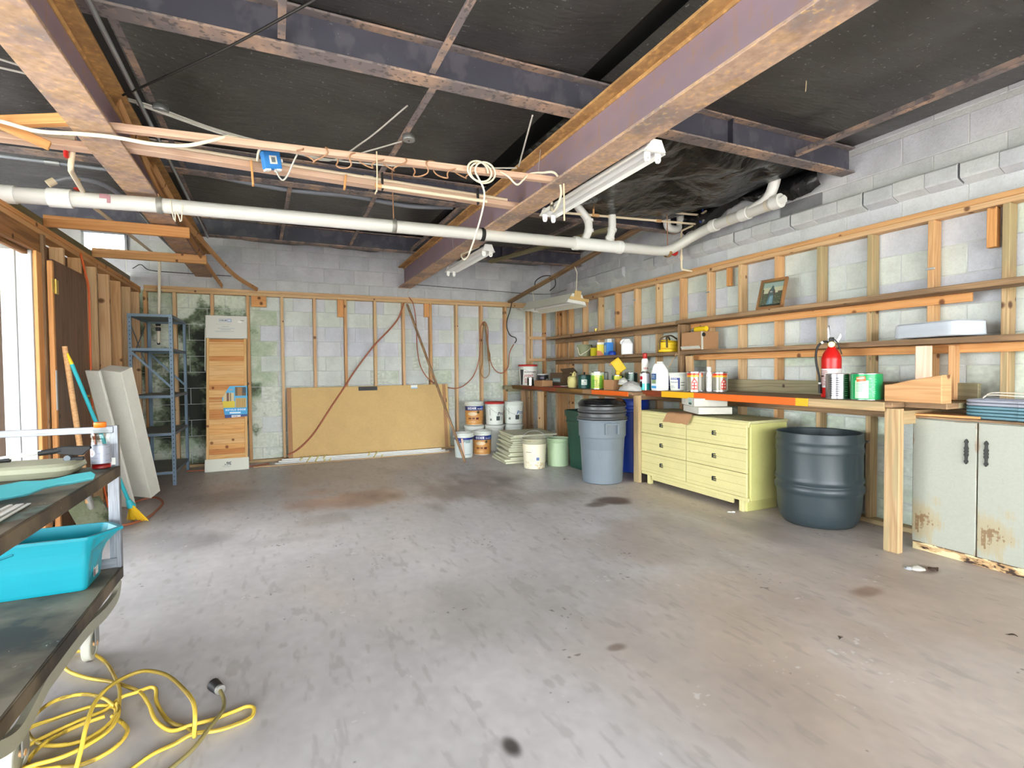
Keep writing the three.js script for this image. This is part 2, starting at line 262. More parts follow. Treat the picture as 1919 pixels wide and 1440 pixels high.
function pipe(pts, r, rs = 16) {    // straight runs with short bends
  const c = new THREE.CurvePath(), q = pts.map(V3); let prev = q[0];
  for (let i = 1; i < q.length - 1; i++) {
    const a = q[i - 1], b = q[i], d = q[i + 1], k = Math.min(r * 1.9, a.distanceTo(b) * .49, b.distanceTo(d) * .49);
    const s = b.clone().add(a.clone().sub(b).setLength(k)), e = b.clone().add(d.clone().sub(b).setLength(k));
    if (prev.distanceTo(s) > 1e-4) c.add(new THREE.LineCurve3(prev, s)); c.add(new THREE.QuadraticBezierCurve3(s, b, e)); prev = e;
  }
  c.add(new THREE.LineCurve3(prev, q[q.length - 1]));
  return new THREE.TubeGeometry(c, Math.max(12, pts.length * 16), r, rs, false);
}
function rod(a, b, r, rs = 12, r2 = r) {
  const A = V3(a), B = V3(b), g = new THREE.CylinderGeometry(r2, r, A.distanceTo(B), rs);
  g.applyQuaternion(new THREE.Quaternion().setFromUnitVectors(new THREE.Vector3(0, 1, 0), B.clone().sub(A).normalize())); const m = A.add(B).multiplyScalar(.5); g.translate(m.x, m.y, m.z); return g;
}
function bar(a, b, w, h, roll = 0, bev = .003) {  // board from a to b: w across, h up
  const A = V3(a), B = V3(b), L = A.distanceTo(B), g = cbox(L, h, w, bev); const x = B.clone().sub(A).normalize(), up = Math.abs(x.y) > .9 ? new THREE.Vector3(0, 0, 1) : new THREE.Vector3(0, 1, 0);
  const z = new THREE.Vector3().crossVectors(x, up).normalize(), y = new THREE.Vector3().crossVectors(z, x); if (roll) g.rotateX(roll);
  g.applyMatrix4(new THREE.Matrix4().makeBasis(x, y, z)); A.add(B).multiplyScalar(.5); g.translate(A.x, A.y, A.z); return g;
}
function ext(pts, depth, bev = 0, holes = []) {
  const s = new THREE.Shape(pts.map((p) => new THREE.Vector2(p[0], p[1]))); for (const h of holes) s.holes.push(new THREE.Path(h.map((p) => new THREE.Vector2(p[0], p[1]))));
  return new THREE.ExtrudeGeometry(s, { depth, bevelEnabled: bev > 0, bevelSize: bev, bevelThickness: bev, bevelSegments: 1, curveSegments: 6 });
}
function loft(rings, capA = false, capB = false) {
  const n = rings[0].length, P = [], I = [], U = []; rings.forEach((r, j) => r.forEach((p, i) => { P.push(...p); U.push(i / n, j / (rings.length - 1)); }));
  for (let j = 0; j < rings.length - 1; j++) for (let i = 0; i < n; i++) { const a = j * n + i, b = j * n + (i + 1) % n, c = a + n, d = b + n; I.push(a, b, d, a, d, c); }
  const cap = (j, f) => { for (let i = 1; i < n - 1; i++) f ? I.push(j * n, j * n + i + 1, j * n + i) : I.push(j * n, j * n + i, j * n + i + 1); };
  if (capA) cap(0, true); if (capB) cap(rings.length - 1, false);
  let g = new THREE.BufferGeometry(); g.setAttribute('position', new THREE.Float32BufferAttribute(P, 3)); g.setAttribute('uv', new THREE.Float32BufferAttribute(U, 2)); g.setIndex(I); g = g.toNonIndexed(); g.computeVertexNormals(); return g;
}
function sheet(nx, ny, f) {   // grid surface, f(u, v) -> [x, y, z, su, sv]
  const P = [], U = [], I = []; for (let j = 0; j <= ny; j++) for (let i = 0; i <= nx; i++) { const p = f(i / nx, j / ny); P.push(p[0], p[1], p[2]); U.push(p[3] ?? i / nx, p[4] ?? j / ny); }
  for (let j = 0; j < ny; j++) for (let i = 0; i < nx; i++) { const a = j * (nx + 1) + i; I.push(a, a + 1, a + nx + 2, a, a + nx + 2, a + nx + 1); }
  const g = new THREE.BufferGeometry(); g.setAttribute('position', new THREE.Float32BufferAttribute(P, 3)); g.setAttribute('uv', new THREE.Float32BufferAttribute(U, 2)); g.setIndex(I); g.computeVertexNormals(); return g;
}
const at = (g, x, y, z) => g.translate(x, y, z);
const merge = (l) => mergeGeometries(l.map((g) => { const q = g.index ? g.toNonIndexed() : g; for (const k of Object.keys(q.attributes)) if (!['position', 'normal', 'uv'].includes(k)) q.deleteAttribute(k); return q; }));

// ---------------------------------------------------------------- scene helpers
const used = new Map();
function numbered(n) { const k = used.get(n) ?? 0; used.set(n, k + 1); return k ? n + '_' + String(k).padStart(3, '0') : n; }
function part(parent, name, geo, mat, pos, rot, label) {
  const m = new THREE.Mesh(geo, mat); m.name = name; m.castShadow = m.receiveShadow = true; if (pos) m.position.set(...pos); if (rot) m.rotation.set(...rot); if (label) m.userData.label = label; parent.add(m); return m;
}
function thing(name, label, category, pos = [0, 0, 0], turn = 0, group) {
  const o = new THREE.Group(); o.name = numbered(name); o.position.set(...pos); o.rotation.y = turn; o.userData = { label, category }; if (group) o.userData.group = group; scene.add(o); return o;
}
function solo(name, label, category, geo, mat, pos, rot, group) {   // a thing that is one mesh
  const m = part(scene, numbered(name), geo, mat, pos, rot); Object.assign(m.userData, { label, category }); if (group) m.userData.group = group; return m;
}
function struct(name, geo, mat, pos, rot) { const m = part(scene, name, geo, mat, pos, rot); m.userData.kind = 'structure'; return m; }
function structGroup(name) { const o = new THREE.Group(); o.name = name; o.userData = { kind: 'structure' }; scene.add(o); return o; }
const stuff = (m) => { m.userData.kind = 'stuff'; return m; };
const toward = (dx, dz) => Math.atan2(-dx, -dz);   // turn that brings the middle of a wrapped label to face (dx, dz)

// ================================================================ the shell
const XR = 4.2, H = 2.95, PITCH = .2032, BL = .4064;
{ // floor slab
  const g = new THREE.BoxGeometry(FW, .2, FD); const p = g.attributes.position, uv = g.attributes.uv;
  for (let i = 0; i < p.count; i++) uv.setXY(i, p.getX(i) / FW + .5, p.getZ(i) / FD + .5);
  struct('floor', g, M.floor, [FX0 + FW / 2, -.1, FZ0 + FD / 2]);
}
const ceiling = structGroup('ceiling');
const REAR = 12;
part(ceiling, 'deck', cbox(9.3, .12, REAR + .8, .01), M.black, [0, H + .09, REAR / 2]);

const blockGeo = new Map();
function blockPiece(l, h, alongZ) {     // shared geometry, a few texture offsets of each size
  const k = l.toFixed(3) + h.toFixed(3) + alongZ; if (!blockGeo.has(k)) blockGeo.set(k, []); const a = blockGeo.get(k);
  if (a.length < 4) { const g = alongZ ? cbox(.05, h, l, .0035) : cbox(l, h, .05, .0035); a.push(g); return g; } return a[Math.floor(rnd() * 4)];
}
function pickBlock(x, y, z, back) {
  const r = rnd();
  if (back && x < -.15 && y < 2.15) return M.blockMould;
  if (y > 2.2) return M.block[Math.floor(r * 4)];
  if (y < .95) return r < .6 ? M.blockGreenCast : M.blockLow[Math.floor(rnd() * 3)];
  if (y < 1.5) return r < .3 ? M.blockGreenCast : M.blockLow[Math.floor(rnd() * 3)];
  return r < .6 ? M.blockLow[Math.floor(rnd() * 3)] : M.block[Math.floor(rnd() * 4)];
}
const wallBack = structGroup('wall_back'), wallRight = structGroup('wall_right');
const winX0 = -2.02, winX1 = -1.63, winY0 = 2.655, winY1 = 2.855;   // small window high in the back wall of the next bay
for (const [a, b, c, d] of [[winX1, 4.4, 0, H + .05], [-4.5, winX0, 0, H + .05], [winX0, winX1, 0, winY0], [winX0, winX1, winY1, H + .05]]) part(wallBack, 'mortar', uvBox(new THREE.BoxGeometry(b - a, d - c, .2)), M.mortar, [(a + b) / 2, (c + d) / 2, -.1035]);
part(wallRight, 'mortar', uvBox(new THREE.BoxGeometry(.2, H + .05, REAR + .4)), M.mortar, [XR + .1035, H / 2, REAR / 2]);
for (let n = 0; n < 15; n++) {          // back wall, running bond
  const y0 = Math.max(.0, n * PITCH - .02), y1 = Math.min(n * PITCH + PITCH - .02, H); const off = n % 2 ? .029 : .232;
  for (let k = -5; k < 12; k++) {
    const a = Math.max(off + k * BL, -1.62), b = Math.min(off + (k + 1) * BL, XR); if (b - a < .05) continue;
    if (n >= 13 && a < -1.5) continue;
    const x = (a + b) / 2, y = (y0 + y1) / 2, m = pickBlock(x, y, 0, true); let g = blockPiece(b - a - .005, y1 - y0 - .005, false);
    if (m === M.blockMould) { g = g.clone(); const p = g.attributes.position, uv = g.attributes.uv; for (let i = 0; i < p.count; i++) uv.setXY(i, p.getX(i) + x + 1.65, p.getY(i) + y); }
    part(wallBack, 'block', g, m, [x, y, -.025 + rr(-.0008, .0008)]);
  }
}
const bayBlocks = [];
for (let n = 0; n < 13; n++) for (let k = 0; k < 7; k++) { const a = -4.4 + k * BL + (n % 2) * .2, b = Math.min(a + BL, -1.63); if (b > a + .05) bayBlocks.push(at(cbox(b - a - .007, PITCH - .007, .05, .0045), (a + b) / 2, n * PITCH + .0816, -.025)); }
stuff(part(wallBack, 'far_blocks', merge(bayBlocks), M.block[2]));
const farRight = [];
for (let n = 0; n < 14; n++) {          // right wall: below the ledge course, then two courses set back above it
  const y0 = n < 12 ? Math.max(0, n * PITCH - .02) : 2.457 + (n - 12) * .2032, y1 = n < 11 ? n * PITCH + PITCH - .02 : n === 11 ? 2.45 : Math.min(2.457 + (n - 11) * .2032, 2.90); const off = n % 2 ? .10 : .30;
  for (let k = -1; k < 30; k++) {
    const a = Math.max(off + k * BL, 0), b = Math.min(off + (k + 1) * BL, REAR); if (b - a < .05) continue;
    const z = (a + b) / 2, y = (y0 + y1) / 2, g = blockPiece(b - a - .005, y1 - y0 - .005, true);
    if (a > 6.55) { farRight.push(at(g.clone(), XR + .025, y, z)); continue; }
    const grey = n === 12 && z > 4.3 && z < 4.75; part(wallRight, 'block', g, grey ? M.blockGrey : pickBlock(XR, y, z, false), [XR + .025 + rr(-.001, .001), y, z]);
  }
}
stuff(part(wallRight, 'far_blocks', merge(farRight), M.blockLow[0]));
for (let i = 0; i < 28; i++) stuff(part(wallRight, 'top_course', blockPiece(BL - .007, .06, true), M.block[i % 4], [XR + .025, 2.932, .3 + i * BL + .2]));
for (let k = 0; k < 29; k++) {          // ledge course: short blocks on end, standing proud, splayed under
  const z = .62 + k * .2065; if (k === 7 || k === 8) continue; const p = k < 13 ? .05 : .085, w = .198 - (k % 3 === 0 ? .012 : 0);
  const g = ext([[0, 2.395], [-p * .9, 2.425], [-p, 2.435], [-p, 2.515], [-p + .012, 2.528], [0, 2.528]], w, .003); uvBox(g, k * .37, .2, 2);
  part(wallRight, 'ledge_block', g, M.block[(k * 7) % 4], [XR + .004, rr(-.004, .004), z]);
}
const wallLeft = structGroup('wall_left');      // far side of the next bay, open to the yard along most of its length
for (const [z0, z1, y0, y1] of [[-.3, 2.6, 0, H + .05], [7.4, REAR + .3, 0, H + .05], [2.6, 7.4, 2.5, H + .05]]) part(wallLeft, 'wall_panel', uvBox(new THREE.BoxGeometry(.2, y1 - y0, z1 - z0)), M.block[0], [-4.62, (y0 + y1) / 2, (z0 + z1) / 2]);
struct('apron', uvBox(new THREE.BoxGeometry(9, .1, 14)), M.drive, [-9.25, -.09, 5.4]);
const wallRear = structGroup('wall_rear');      // two open garage doorways behind the camera
for (const [x0, x1, y0, y1] of [[-4.7, -4.1, 0, H], [-1.75, -1.25, 0, H], [3.95, 4.5, 0, H], [-4.1, -1.75, 2.6, H], [-1.25, 3.95, 2.65, H]]) part(wallRear, 'wall_panel', uvBox(new THREE.BoxGeometry(x1 - x0, y1 - y0, .2)), M.block[1], [(x0 + x1) / 2, (y0 + y1) / 2, REAR + .1]);
struct('driveway', uvBox(new THREE.BoxGeometry(26, .1, 22)), M.drive, [0, -.09, REAR + 11.1]);
struct('lawn', uvBox(new THREE.BoxGeometry(120, .1, 100)), M.grass, [0, -.16, REAR + 37]);
{ // window in the back wall: frame, sill reveal and small panes
  const w = structGroup('window_1'); const W = winX1 - winX0, Hh = winY1 - winY0, cx = (winX0 + winX1) / 2, cy = (winY0 + winY1) / 2;
  part(w, 'window_frame', merge([at(cbox(W + .06, .025, .05), cx, winY1 + .012, .01), at(cbox(W + .06, .025, .05), cx, winY0 - .012, .01), at(cbox(.028, Hh + .05, .05), winX0 - .014, cy, .01), at(cbox(.028, Hh + .05, .05), winX1 + .014, cy, .01)]), M.galv);
  const bars = []; for (let i = 1; i < 8; i++) bars.push(at(cbox(.004, Hh, .006, .001), winX0 + W * i / 8, cy, .012)); for (let i = 1; i < 4; i++) bars.push(at(cbox(W, .004, .006, .001), cx, winY0 + Hh * i / 4, .012));
  part(w, 'muntin', merge(bars), M.black);
}
// ---------------------------------------------------------------- black faced insulation between the roof steel
function membrane(name, x0, x1, z0, z1, y, sag, mat, wav, s, n = 26) {
  const g = sheet(n, n, (u, v) => {
    const e = Math.min(1, 6 * Math.min(u, 1 - u)) * Math.min(1, 6 * Math.min(v, 1 - v)); const f = fbm(u, v, 3, 3, 3, s) - .5, q = Math.abs(fbm(u, v, 5, 4, 3, s + 50) - .5);
    return [lerp(x0, x1, u), y - sag * e * (.6 + .8 * f) - wav * e * q, lerp(z0, z1, v), lerp(x0, x1, u), lerp(z0, z1, v)];
  });
  part(ceiling, name, g, mat);
}
const zB = [.96, 3.05, 4.995, 6.94];   // cross beams
{
  let s = 900; const xs = [[-4.45, -.9], [-.72, 1.70], [1.82, XR]]; const zs = [[0, .96], [.96, 3.05], [3.05, 4.995], [4.995, 6.94], [6.94, 9.2], [9.2, REAR]];
  for (const [a, b] of xs) for (const [c, d] of zs) { s += 7; if (a > 1.5 && c > 3 && d < 5) continue; membrane('insulation', a, b, c, d, H - .015, a > 1.5 ? .13 : .09, M.foil, .05, s); }
  const pins = [[.22, .30], [.55, .55], [.78, .80], [.40, .85], [.85, .25], [.1, .7]];   // where battens and nails hold the sheet up
  part(ceiling, 'black_plastic', sheet(60, 60, (u, v) => { const e = Math.min(1, 7 * Math.min(u, 1 - u)) * Math.min(1, 7 * Math.min(v, 1 - v)); let d = 1; for (const [a, b] of pins) d = Math.min(d, Math.hypot((u - a) * 1.2, v - b) * 3.2); const f = Math.abs(fbm(u, v, 4, 3, 3, 977) - .5), r = Math.abs(fbm(u + .3 * v, v, 11, 5, 2, 983) - .5); return [lerp(1.82, XR - .01, u), 2.90 - e * (.03 + .15 * Math.sqrt(d) + .12 * f + .06 * r), lerp(3.05, 4.99, v), u * 2.4, v * 2]; }), M.poly);
  part(ceiling, 'black_plastic', sheet(40, 8, (u, v) => { const z = lerp(3.10, 4.80, u), j = fbm(u, .5, 14, 3, 3, 991); return [XR - .012 - .10 * Math.sin(v * 2.6) * (.5 + j), 2.90 - v * (.10 + .16 * j + .06 * Math.sin(u * 9)), z, u * 1.7, v * .3]; }), M.poly);
}

// ---------------------------------------------------------------- roof steel
function ibeam(label, x, yb, yt, fw, z0, z1) {
  const t = thing('steel_beam', label, 'beam'); const L = z1 - z0, zc = (z0 + z1) / 2;
  part(t, 'bottom_flange', cbox(fw, .016, L, .002), M.rust, [x, yb + .008, zc]);
  part(t, 'top_flange', cbox(fw, .016, L, .002), M.rustGold, [x, yt - .008, zc]);
  part(t, 'web', cbox(.011, yt - yb - .032, L, .001), M.primer, [x, (yb + yt) / 2, zc]);
  const fil = []; for (const s of [-1, 1]) fil.push(bar([x + s * .008, yt - .022, z0], [x + s * .008, yt - .022, z1], .02, .02, Math.PI / 4, .004));
  part(t, 'fillet', merge(fil), M.rustGold);
  return t;
}
ibeam('rusty steel girder on the left, running toward the back wall under the roof joists', -.81, 2.41, 2.72, .185, .004, REAR - .01);
ibeam('rusty steel girder on the right, with a long lamp hanging beside it', 1.76, 2.41, 2.72, .185, .004, REAR - .01);
function joist(label, z, x0, x1) {
  const t = thing('steel_joist', label, 'beam'); const L = x1 - x0, xc = (x0 + x1) / 2;
  part(t, 'bottom_flange', cbox(L, .012, .11, .002), M.steelRust, [xc, 2.727, z]); part(t, 'top_flange', cbox(L, .012, .11, .002), M.steelRust, [xc, 2.914, z]); part(t, 'web', cbox(L, .176, .009, .001), M.steel, [xc, 2.82, z]);
  for (const sx of [.06, -2.6, 2.9]) part(t, 'stiffener', cbox(.012, .172, .1, .002), M.steel, [sx, 2.82, z]);
}
joist('dark steel roof joist nearest the back wall, crossing both girders', zB[0], -4.44, 4.19);
joist('dark steel roof joist just behind the wooden cable boards', zB[1], -4.44, 4.19);
joist('dark steel roof joist with rust-flecked lower flange, third from the back wall', zB[2], -4.44, 4.19);
joist('dark steel roof joist nearest the open garage doorway', zB[3], -4.44, 4.19);
function teeBar(label, x0, x1, z0, z1) {
  const t = thing('ceiling_bar', label, 'steel bar'); const dx = x1 - x0, L = Math.hypot(dx, z1 - z0), a = Math.atan2(dx, z1 - z0);
  t.position.set((x0 + x1) / 2, 2.734, (z0 + z1) / 2); t.rotation.y = a;
  part(t, 'flange', cbox(.034, .006, L, .001), M.steelRust, [0, .003, 0]); part(t, 'fin', cbox(.006, .036, L, .001), M.steelRust, [0, .024, 0]);
}
teeBar('thin steel bar under the near black ceiling, first from the left girder', .055, .06, 5.06, 6.87);
teeBar('thin pale steel bar under the near black ceiling, midway between the girders', .77, .79, 5.06, 6.87);
teeBar('rusty steel bar running above the ledge of the right block wall', 3.50, 3.51, 5.06, 6.87);
teeBar('thin steel bar beside the left girder, above the wooden cable boards', -.60, -.615, 3.11, 4.93);
teeBar('thin dusty steel bar in the middle bay, behind the two bundled cables', .77, .82, 3.11, 4.93);
teeBar('thin steel bar beside the left girder, in the bay nearest the back wall', -.665, -.65, 1.02, 2.99);
teeBar('thin steel bar over the back bay, in line with the hanging blue box', .085, .14, 1.02, 2.99);
teeBar('thin steel bar over the back bay, above the middle of the white pipe', .865, .835, 1.02, 2.99);
teeBar('dark steel bar over the back bay, hugging the right girder', 1.62, 1.64, 1.02, 2.99);
teeBar('dark steel bar over the back bay, right of the right girder', 2.95, 2.95, 1.02, 2.99);
for (const [x, z, w] of [[-.61, 4.12, 'beside the left girder'], [.79, 4.30, 'in the middle bay where two cables end']]) {
  const t = thing('ceiling_box', 'round grey electrical box on the ceiling ' + w, 'electrical box', [x + .035, 2.70, z]); part(t, 'box', lathe([[0, 0], [.038, 0], [.042, .004], [.042, .034], [0, .034]], 16), M.galv); part(t, 'screw', lathe([[0, -.004], [.006, -.003], [.006, 0]], 8), M.darkMetal);
}
// ---------------------------------------------------------------- framed walls of two-by-fours
const FACE = .09, TP = 2.19;           // stud depth, height of the underside of the top plates
const studG = [0, 1, 2, 3, 4, 5].map(() => cbox(.038, TP - .04, .088, .003)), studGZ = [0, 1, 2, 3, 4, 5].map(() => cbox(.088, TP - .04, .038, .003));
{
  const t = thing('stud_wall', 'pale timber stud wall standing against the back block wall', 'stud wall', [0, 0, .001]);
  for (let k = -1; k < 13; k++) { const x = k < 0 ? -1.43 : -1.1465 + k * BL + .019; part(t, 'stud', studG[(k + 6) % 6], M.pine[(k * 5 + 10) % 3], [x, .038 + (TP - .038) / 2, .045]); }
  part(t, 'stud', studG[2], M.pine[1], [3.80, TP / 2 + .019, .045]); part(t, 'stud', studG[4], M.pineRed, [4.05, TP / 2 + .019, .045]);
  part(t, 'top_plate', cbox(5.54, .036, .089, .003), M.pine[1], [1.33, TP + .018, .045]); part(t, 'top_plate', cbox(5.54, .036, .089, .003), M.pine[0], [1.33, TP + .056, .045]);
  part(t, 'sole_plate', cbox(5.5, .036, .089, .003), M.treated, [1.33, .018, .045]);
  for (const [k, w, h] of [[5, .085, .24], [8, .075, .20], [2, .18, .14]]) part(t, 'nailer_block', cbox(w, h, .03, .003), M.orangeWood, [-1.1465 + k * BL - w / 2 + (k === 2 ? .24 : 0), TP - h / 2, .055]);
  for (const y of [1.705, 1.35]) part(t, 'corner_cleat', cbox(.40, .05, .02, .003), M.pine[0], [3.93, y, .101]);
}
{
  const t = thing('stud_wall', 'timber stud wall along the right block wall, carrying the long shelves', 'stud wall', [0, 0, 0]);
  for (let k = -1; k < 19; k++) { const z = .7271 + k * BL + .019; part(t, 'stud', studGZ[(k + 6) % 6], k > 8 && k % 3 ? M.treated : M.pine[(k * 7 + 14) % 3], [XR - .049, .038 + (TP - .038) / 2, z]); }
  part(t, 'stud', studGZ[3], M.pineRed, [XR - .049, TP / 2 + .019, .43]); part(t, 'stud', studGZ[1], M.pine[2], [XR - .049, TP / 2 + .019, .55]);
  part(t, 'top_plate', cbox(.088, .036, 8.1, .003), M.pine[0], [XR - .049, TP + .018, 4.16]); part(t, 'top_plate', cbox(.088, .036, 8.1, .003), M.pineRed, [XR - .049, TP + .055, 4.16]);
  part(t, 'sole_plate', cbox(.088, .036, 8.1, .003), M.treated, [XR - .049, .018, 4.16]);
  for (const [z, h, w] of [[5.955, .25, .05], [3.29 + .56, .18, .04], [.42, .32, .09]]) part(t, 'nailer_block', cbox(.05, h, w, .003), M.orangeWood, [4.135, TP - h / 2 - .005, z]);
  for (const [z, y] of [[2.37, 2.05], [3.59, 1.98], [5.62, 1.86], [5.20, .62]]) part(t, 'wire_staple', cbox(.006, .014, .06, .002), M.galv, [4.104, y, z]);
}
// partition on the left with its doorway
{
  const t = thing('stud_wall', 'orange timber partition on the left, with a header over its doorway', 'stud wall'); const X = -1.466;
  for (const [i, z] of [.19, .60, 1.015, 1.43, 1.83, 2.24, 2.63, 3.035].entries()) part(t, 'stud', studGZ[i % 6], M.pine[i % 3], [X - .044, .038 + (TP - .038) / 2 - .03, z]);
  part(t, 'top_plate', cbox(.088, .036, 4.4, .003), M.pineRed, [X - .044, 2.162 + .018, 2.3]); part(t, 'top_plate', cbox(.088, .036, 4.4, .003), M.orangeWood, [X - .044, 2.2 + .018, 2.3]);
  part(t, 'header', cbox(.088, .13, 1.4, .003), M.header, [X - .044, 2.095, 3.74]); part(t, 'sole_plate', cbox(.088, .036, 3.05, .003), M.treated, [X - .044, .018, 1.54]);
  part(t, 'sheathing', cbox(.012, 2.15, 3.0, .002), M.ply, [X - .096, 1.08, 1.55]);
  part(t, 'door_jamb', cbox(.02, 2.03, .095, .003), M.orangeWood, [X, 1.015, 3.135]); for (const [a, b] of [[-1.482, -1.565], [-1.567, -1.645]]) part(t, 'white_return_board', cbox(a - b, 2.03, .022, .003), M.whiteWood, [(a + b) / 2, 1.015, 3.178 + (a < -1.5 ? .004 : 0)]); part(t, 'casing', cbox(.02, 2.02, .045, .003), M.old, [X + .012, 1.15, 3.075]); part(t, 'stud', studGZ[3], M.pine[0], [X - .044, 1.09, 4.36]);
  part(t, 'door_stop', cbox(.03, .03, 1.16, .003), M.header, [X - .05, 2.015, 3.72]);
}
{
  const t = thing('plywood_door', 'dark brown plywood door with a rounded top corner, swung open flat against the studs', 'door', [-1.425, .03, 3.04]);
  const sh = []; sh.push([0, 0], [.73, 0], [.73, 1.86]); for (let i = 0; i <= 6; i++) { const a = i / 6 * Math.PI / 2; sh.push([.63 + .10 * Math.cos(a), 1.87 + .10 * Math.sin(a)]); } sh.push([0, 1.97]);
  const g = ext(sh, .018, .001); g.rotateY(Math.PI / 2); uvBox(g, .2, .1, 1); part(t, 'door_panel', g, M.ply, [-.009, 0, 0]);
  part(t, 'edge_strip', cbox(.03, 1.95, .035, .003), M.orangeWood, [.002, .98, .018]);
  part(t, 'knob', new THREE.SphereGeometry(.024, 14, 10), M.brass, [.05, .98, -.66]); part(t, 'knob_stem', rod([.01, .98, -.66], [.045, .98, -.66], .01), M.brass);
  for (const y of [1.78, .3]) { const h = part(t, 'hinge', merge([at(cbox(.004, .10, .05, .001), .022, y, .035), at(cbox(.004, .10, .055, .001), .022, y, -.03)]), M.brass); part(h, 'hinge_pin', rod([.026, y - .052, .004], [.026, y + .052, .004], .005, 8), M.brass); }
  part(t, 'strike_plate', cbox(.004, .28, .025, .001), M.galv, [.02, 1.05, .025]);
}
{ // what shows past the doorway
  const t = thing('partition_panel', 'plain grey board panel seen past the white edge of the left doorway', 'panel', [-2.02, 0, 2.3]);
  part(t, 'board', cbox(.03, 2.1, .62, .004), M.white, [0, 1.05, 0]); part(t, 'cap_board', cbox(.05, .06, .64, .004), M.orangeWood, [0, 2.13, 0]); for (const z of [-.28, .28]) part(t, 'edge_post', cbox(.04, 2.1, .04, .003), M.white, [-.03, 1.05, z]);
}
solo('timber_girt', 'grey brown timber on edge lying along the top of the left partition', 'timber', cbox(.045, .13, 3.6, .004), M.weathered, [-1.60, 2.302, 1.85]);
solo('cross_board', 'orange two-by-four on edge between partition and left girder, nearer one', 'timber', cbox(.95, .086, .038, .003), M.orangeWood, [-1.10, 2.352, 2.65]);
solo('cross_board', 'orange two-by-four on edge between partition and left girder, above the tall blue shelf', 'timber', cbox(.95, .086, .038, .003), M.pineRed, [-1.10, 2.352, 1.50]);

// ================================================================ under the roof: boards, pipes, cables, lamps
solo('cable_board', 'pale two-by-two board laid across both girders, wound with brown cable', 'timber', bar([-.86, 2.446, 4.44], [1.80, 2.446, 4.67], .045, .036), M.pinePale);
solo('cable_board', 'pale two-by-four lying behind the cable-wound board, with a cream pipe on top', 'timber', bar([-.86, 2.446, 4.20], [1.80, 2.446, 4.05], .085, .036), M.pinePale);
solo('cable_board', 'orange two-by-two stub running left from the left girder', 'timber', bar([-.80, 2.446, 4.52], [-2.2, 2.47, 3.75], .045, .05), M.orangeWood);
solo('cable_board', 'greyish two-by-four left of the left girder, under the white cable', 'timber', bar([-.80, 2.44, 4.12], [-2.6, 2.44, 4.08], .085, .036), M.pinePale);
solo('wood_block', 'short orange two-by-two nailed at a slant left of the left girder', 'timber', bar([-1.24, 2.43, 4.36], [-1.03, 2.36, 4.30], .04, .04), M.orangeWood);
solo('wood_tab', 'little wooden tab hanging from the pale board beside the blue box', 'timber', bar([-.108, 2.45, 4.235], [-.10, 2.305, 4.235], .012, .042), M.orangeWood);
solo('wood_tab', 'little wooden tab hanging from the pale board, right of the blue box', 'timber', bar([.435, 2.45, 4.21], [.425, 2.36, 4.21], .012, .042), M.orangeWood);
const pipeThing = (name, label, cat, r, pts, mat, fits = [], fmat = M.pvcJoint, fl = .05, fr = 1.22) => {
  const t = thing(name, label, cat); part(t, 'run', pipe(pts, r), mat);
  for (const [a, b] of fits) part(t, 'coupling', rod(a, b, r * fr, 18), fmat); return t;
};
{
  const t = thing('drain_pipe', 'long white plastic drain pipe crossing under both girders, turning along the right wall', 'pipe'); const r = .05;
  part(t, 'run', pipe([[-2.3, 2.287, 3.45], [-.7, 2.343, 3.45], [1.67, 2.372, 3.45], [3.70, 2.392, 3.45], [3.93, 2.545, 3.57], [3.945, 2.585, 3.78], [3.945, 2.612, 4.56]], r, 20), M.pvc);
  part(t, 'riser', pipe([[3.945, 2.608, 4.24], [3.945, 2.66, 4.46], [3.945, 2.80, 4.525], [3.945, 2.93, 4.53]], .046, 18), M.pvcClean);
  for (const [a, b, k] of [[[-1.30, 2.322, 3.45], [-1.18, 2.326, 3.45], 1.2], [[-1.90, 2.30, 3.45], [-1.46, 2.317, 3.45], 1.14], [[2.60, 2.381, 3.45], [3.10, 2.386, 3.45], 1.15], [[3.07, 2.386, 3.45], [3.12, 2.386, 3.45], 1.27], [[2.58, 2.381, 3.45], [2.63, 2.381, 3.45], 1.27], [[3.945, 2.587, 3.80], [3.945, 2.589, 3.87], 1.2], [[3.945, 2.599, 4.16], [3.945, 2.602, 4.25], 1.2]]) part(t, 'coupling', rod(a, b, r * k, 20), M.pvcClean);
  for (const [a, b] of [[[3.945, 2.595, 4.03], [3.945, 2.596, 4.055]], [[3.945, 2.609, 4.44], [3.945, 2.610, 4.475]]]) part(t, 'primer_ring', rod(a, b, r * 1.05, 20), M.pvcJoint);
  const cap = part(t, 'cleanout_cap', rod([3.945, 2.611, 4.50], [3.945, 2.613, 4.58], r * 1.22, 20), M.pvcClean); part(cap, 'plug', rod([3.945, 2.613, 4.58], [3.945, 2.614, 4.615], r * .72, 6), M.pvcClean);
  part(t, 'primer_smear', merge([at(cbox(.05, .028, .004, .001), -1.0, 2.352, 3.50), at(cbox(.02, .05, .004, .001), -.975, 2.335, 3.502)]), flat(176, 128, 138));
  // the two tee branches that drop into it
  for (const q of [[[2.56, 2.86, 3.40], [2.66, 2.70, 3.44], [2.745, 2.62, 3.45], [2.75, 2.50, 3.45], [2.68, 2.40, 3.45]], [[2.93, 2.90, 3.45], [3.01, 2.80, 3.45], [3.018, 2.56, 3.45], [2.985, 2.45, 3.45], [2.96, 2.40, 3.45]]]) { const b = part(t, 'branch', pipe(q, .038, 16), M.pvcClean); for (const [i, j] of [[2, 3], [3, 2]]) part(b, 'elbow', rod(q[i], q[i].map((v, k) => v + (q[j][k] - v) * .2), .046, 16), M.pvcClean); }
}
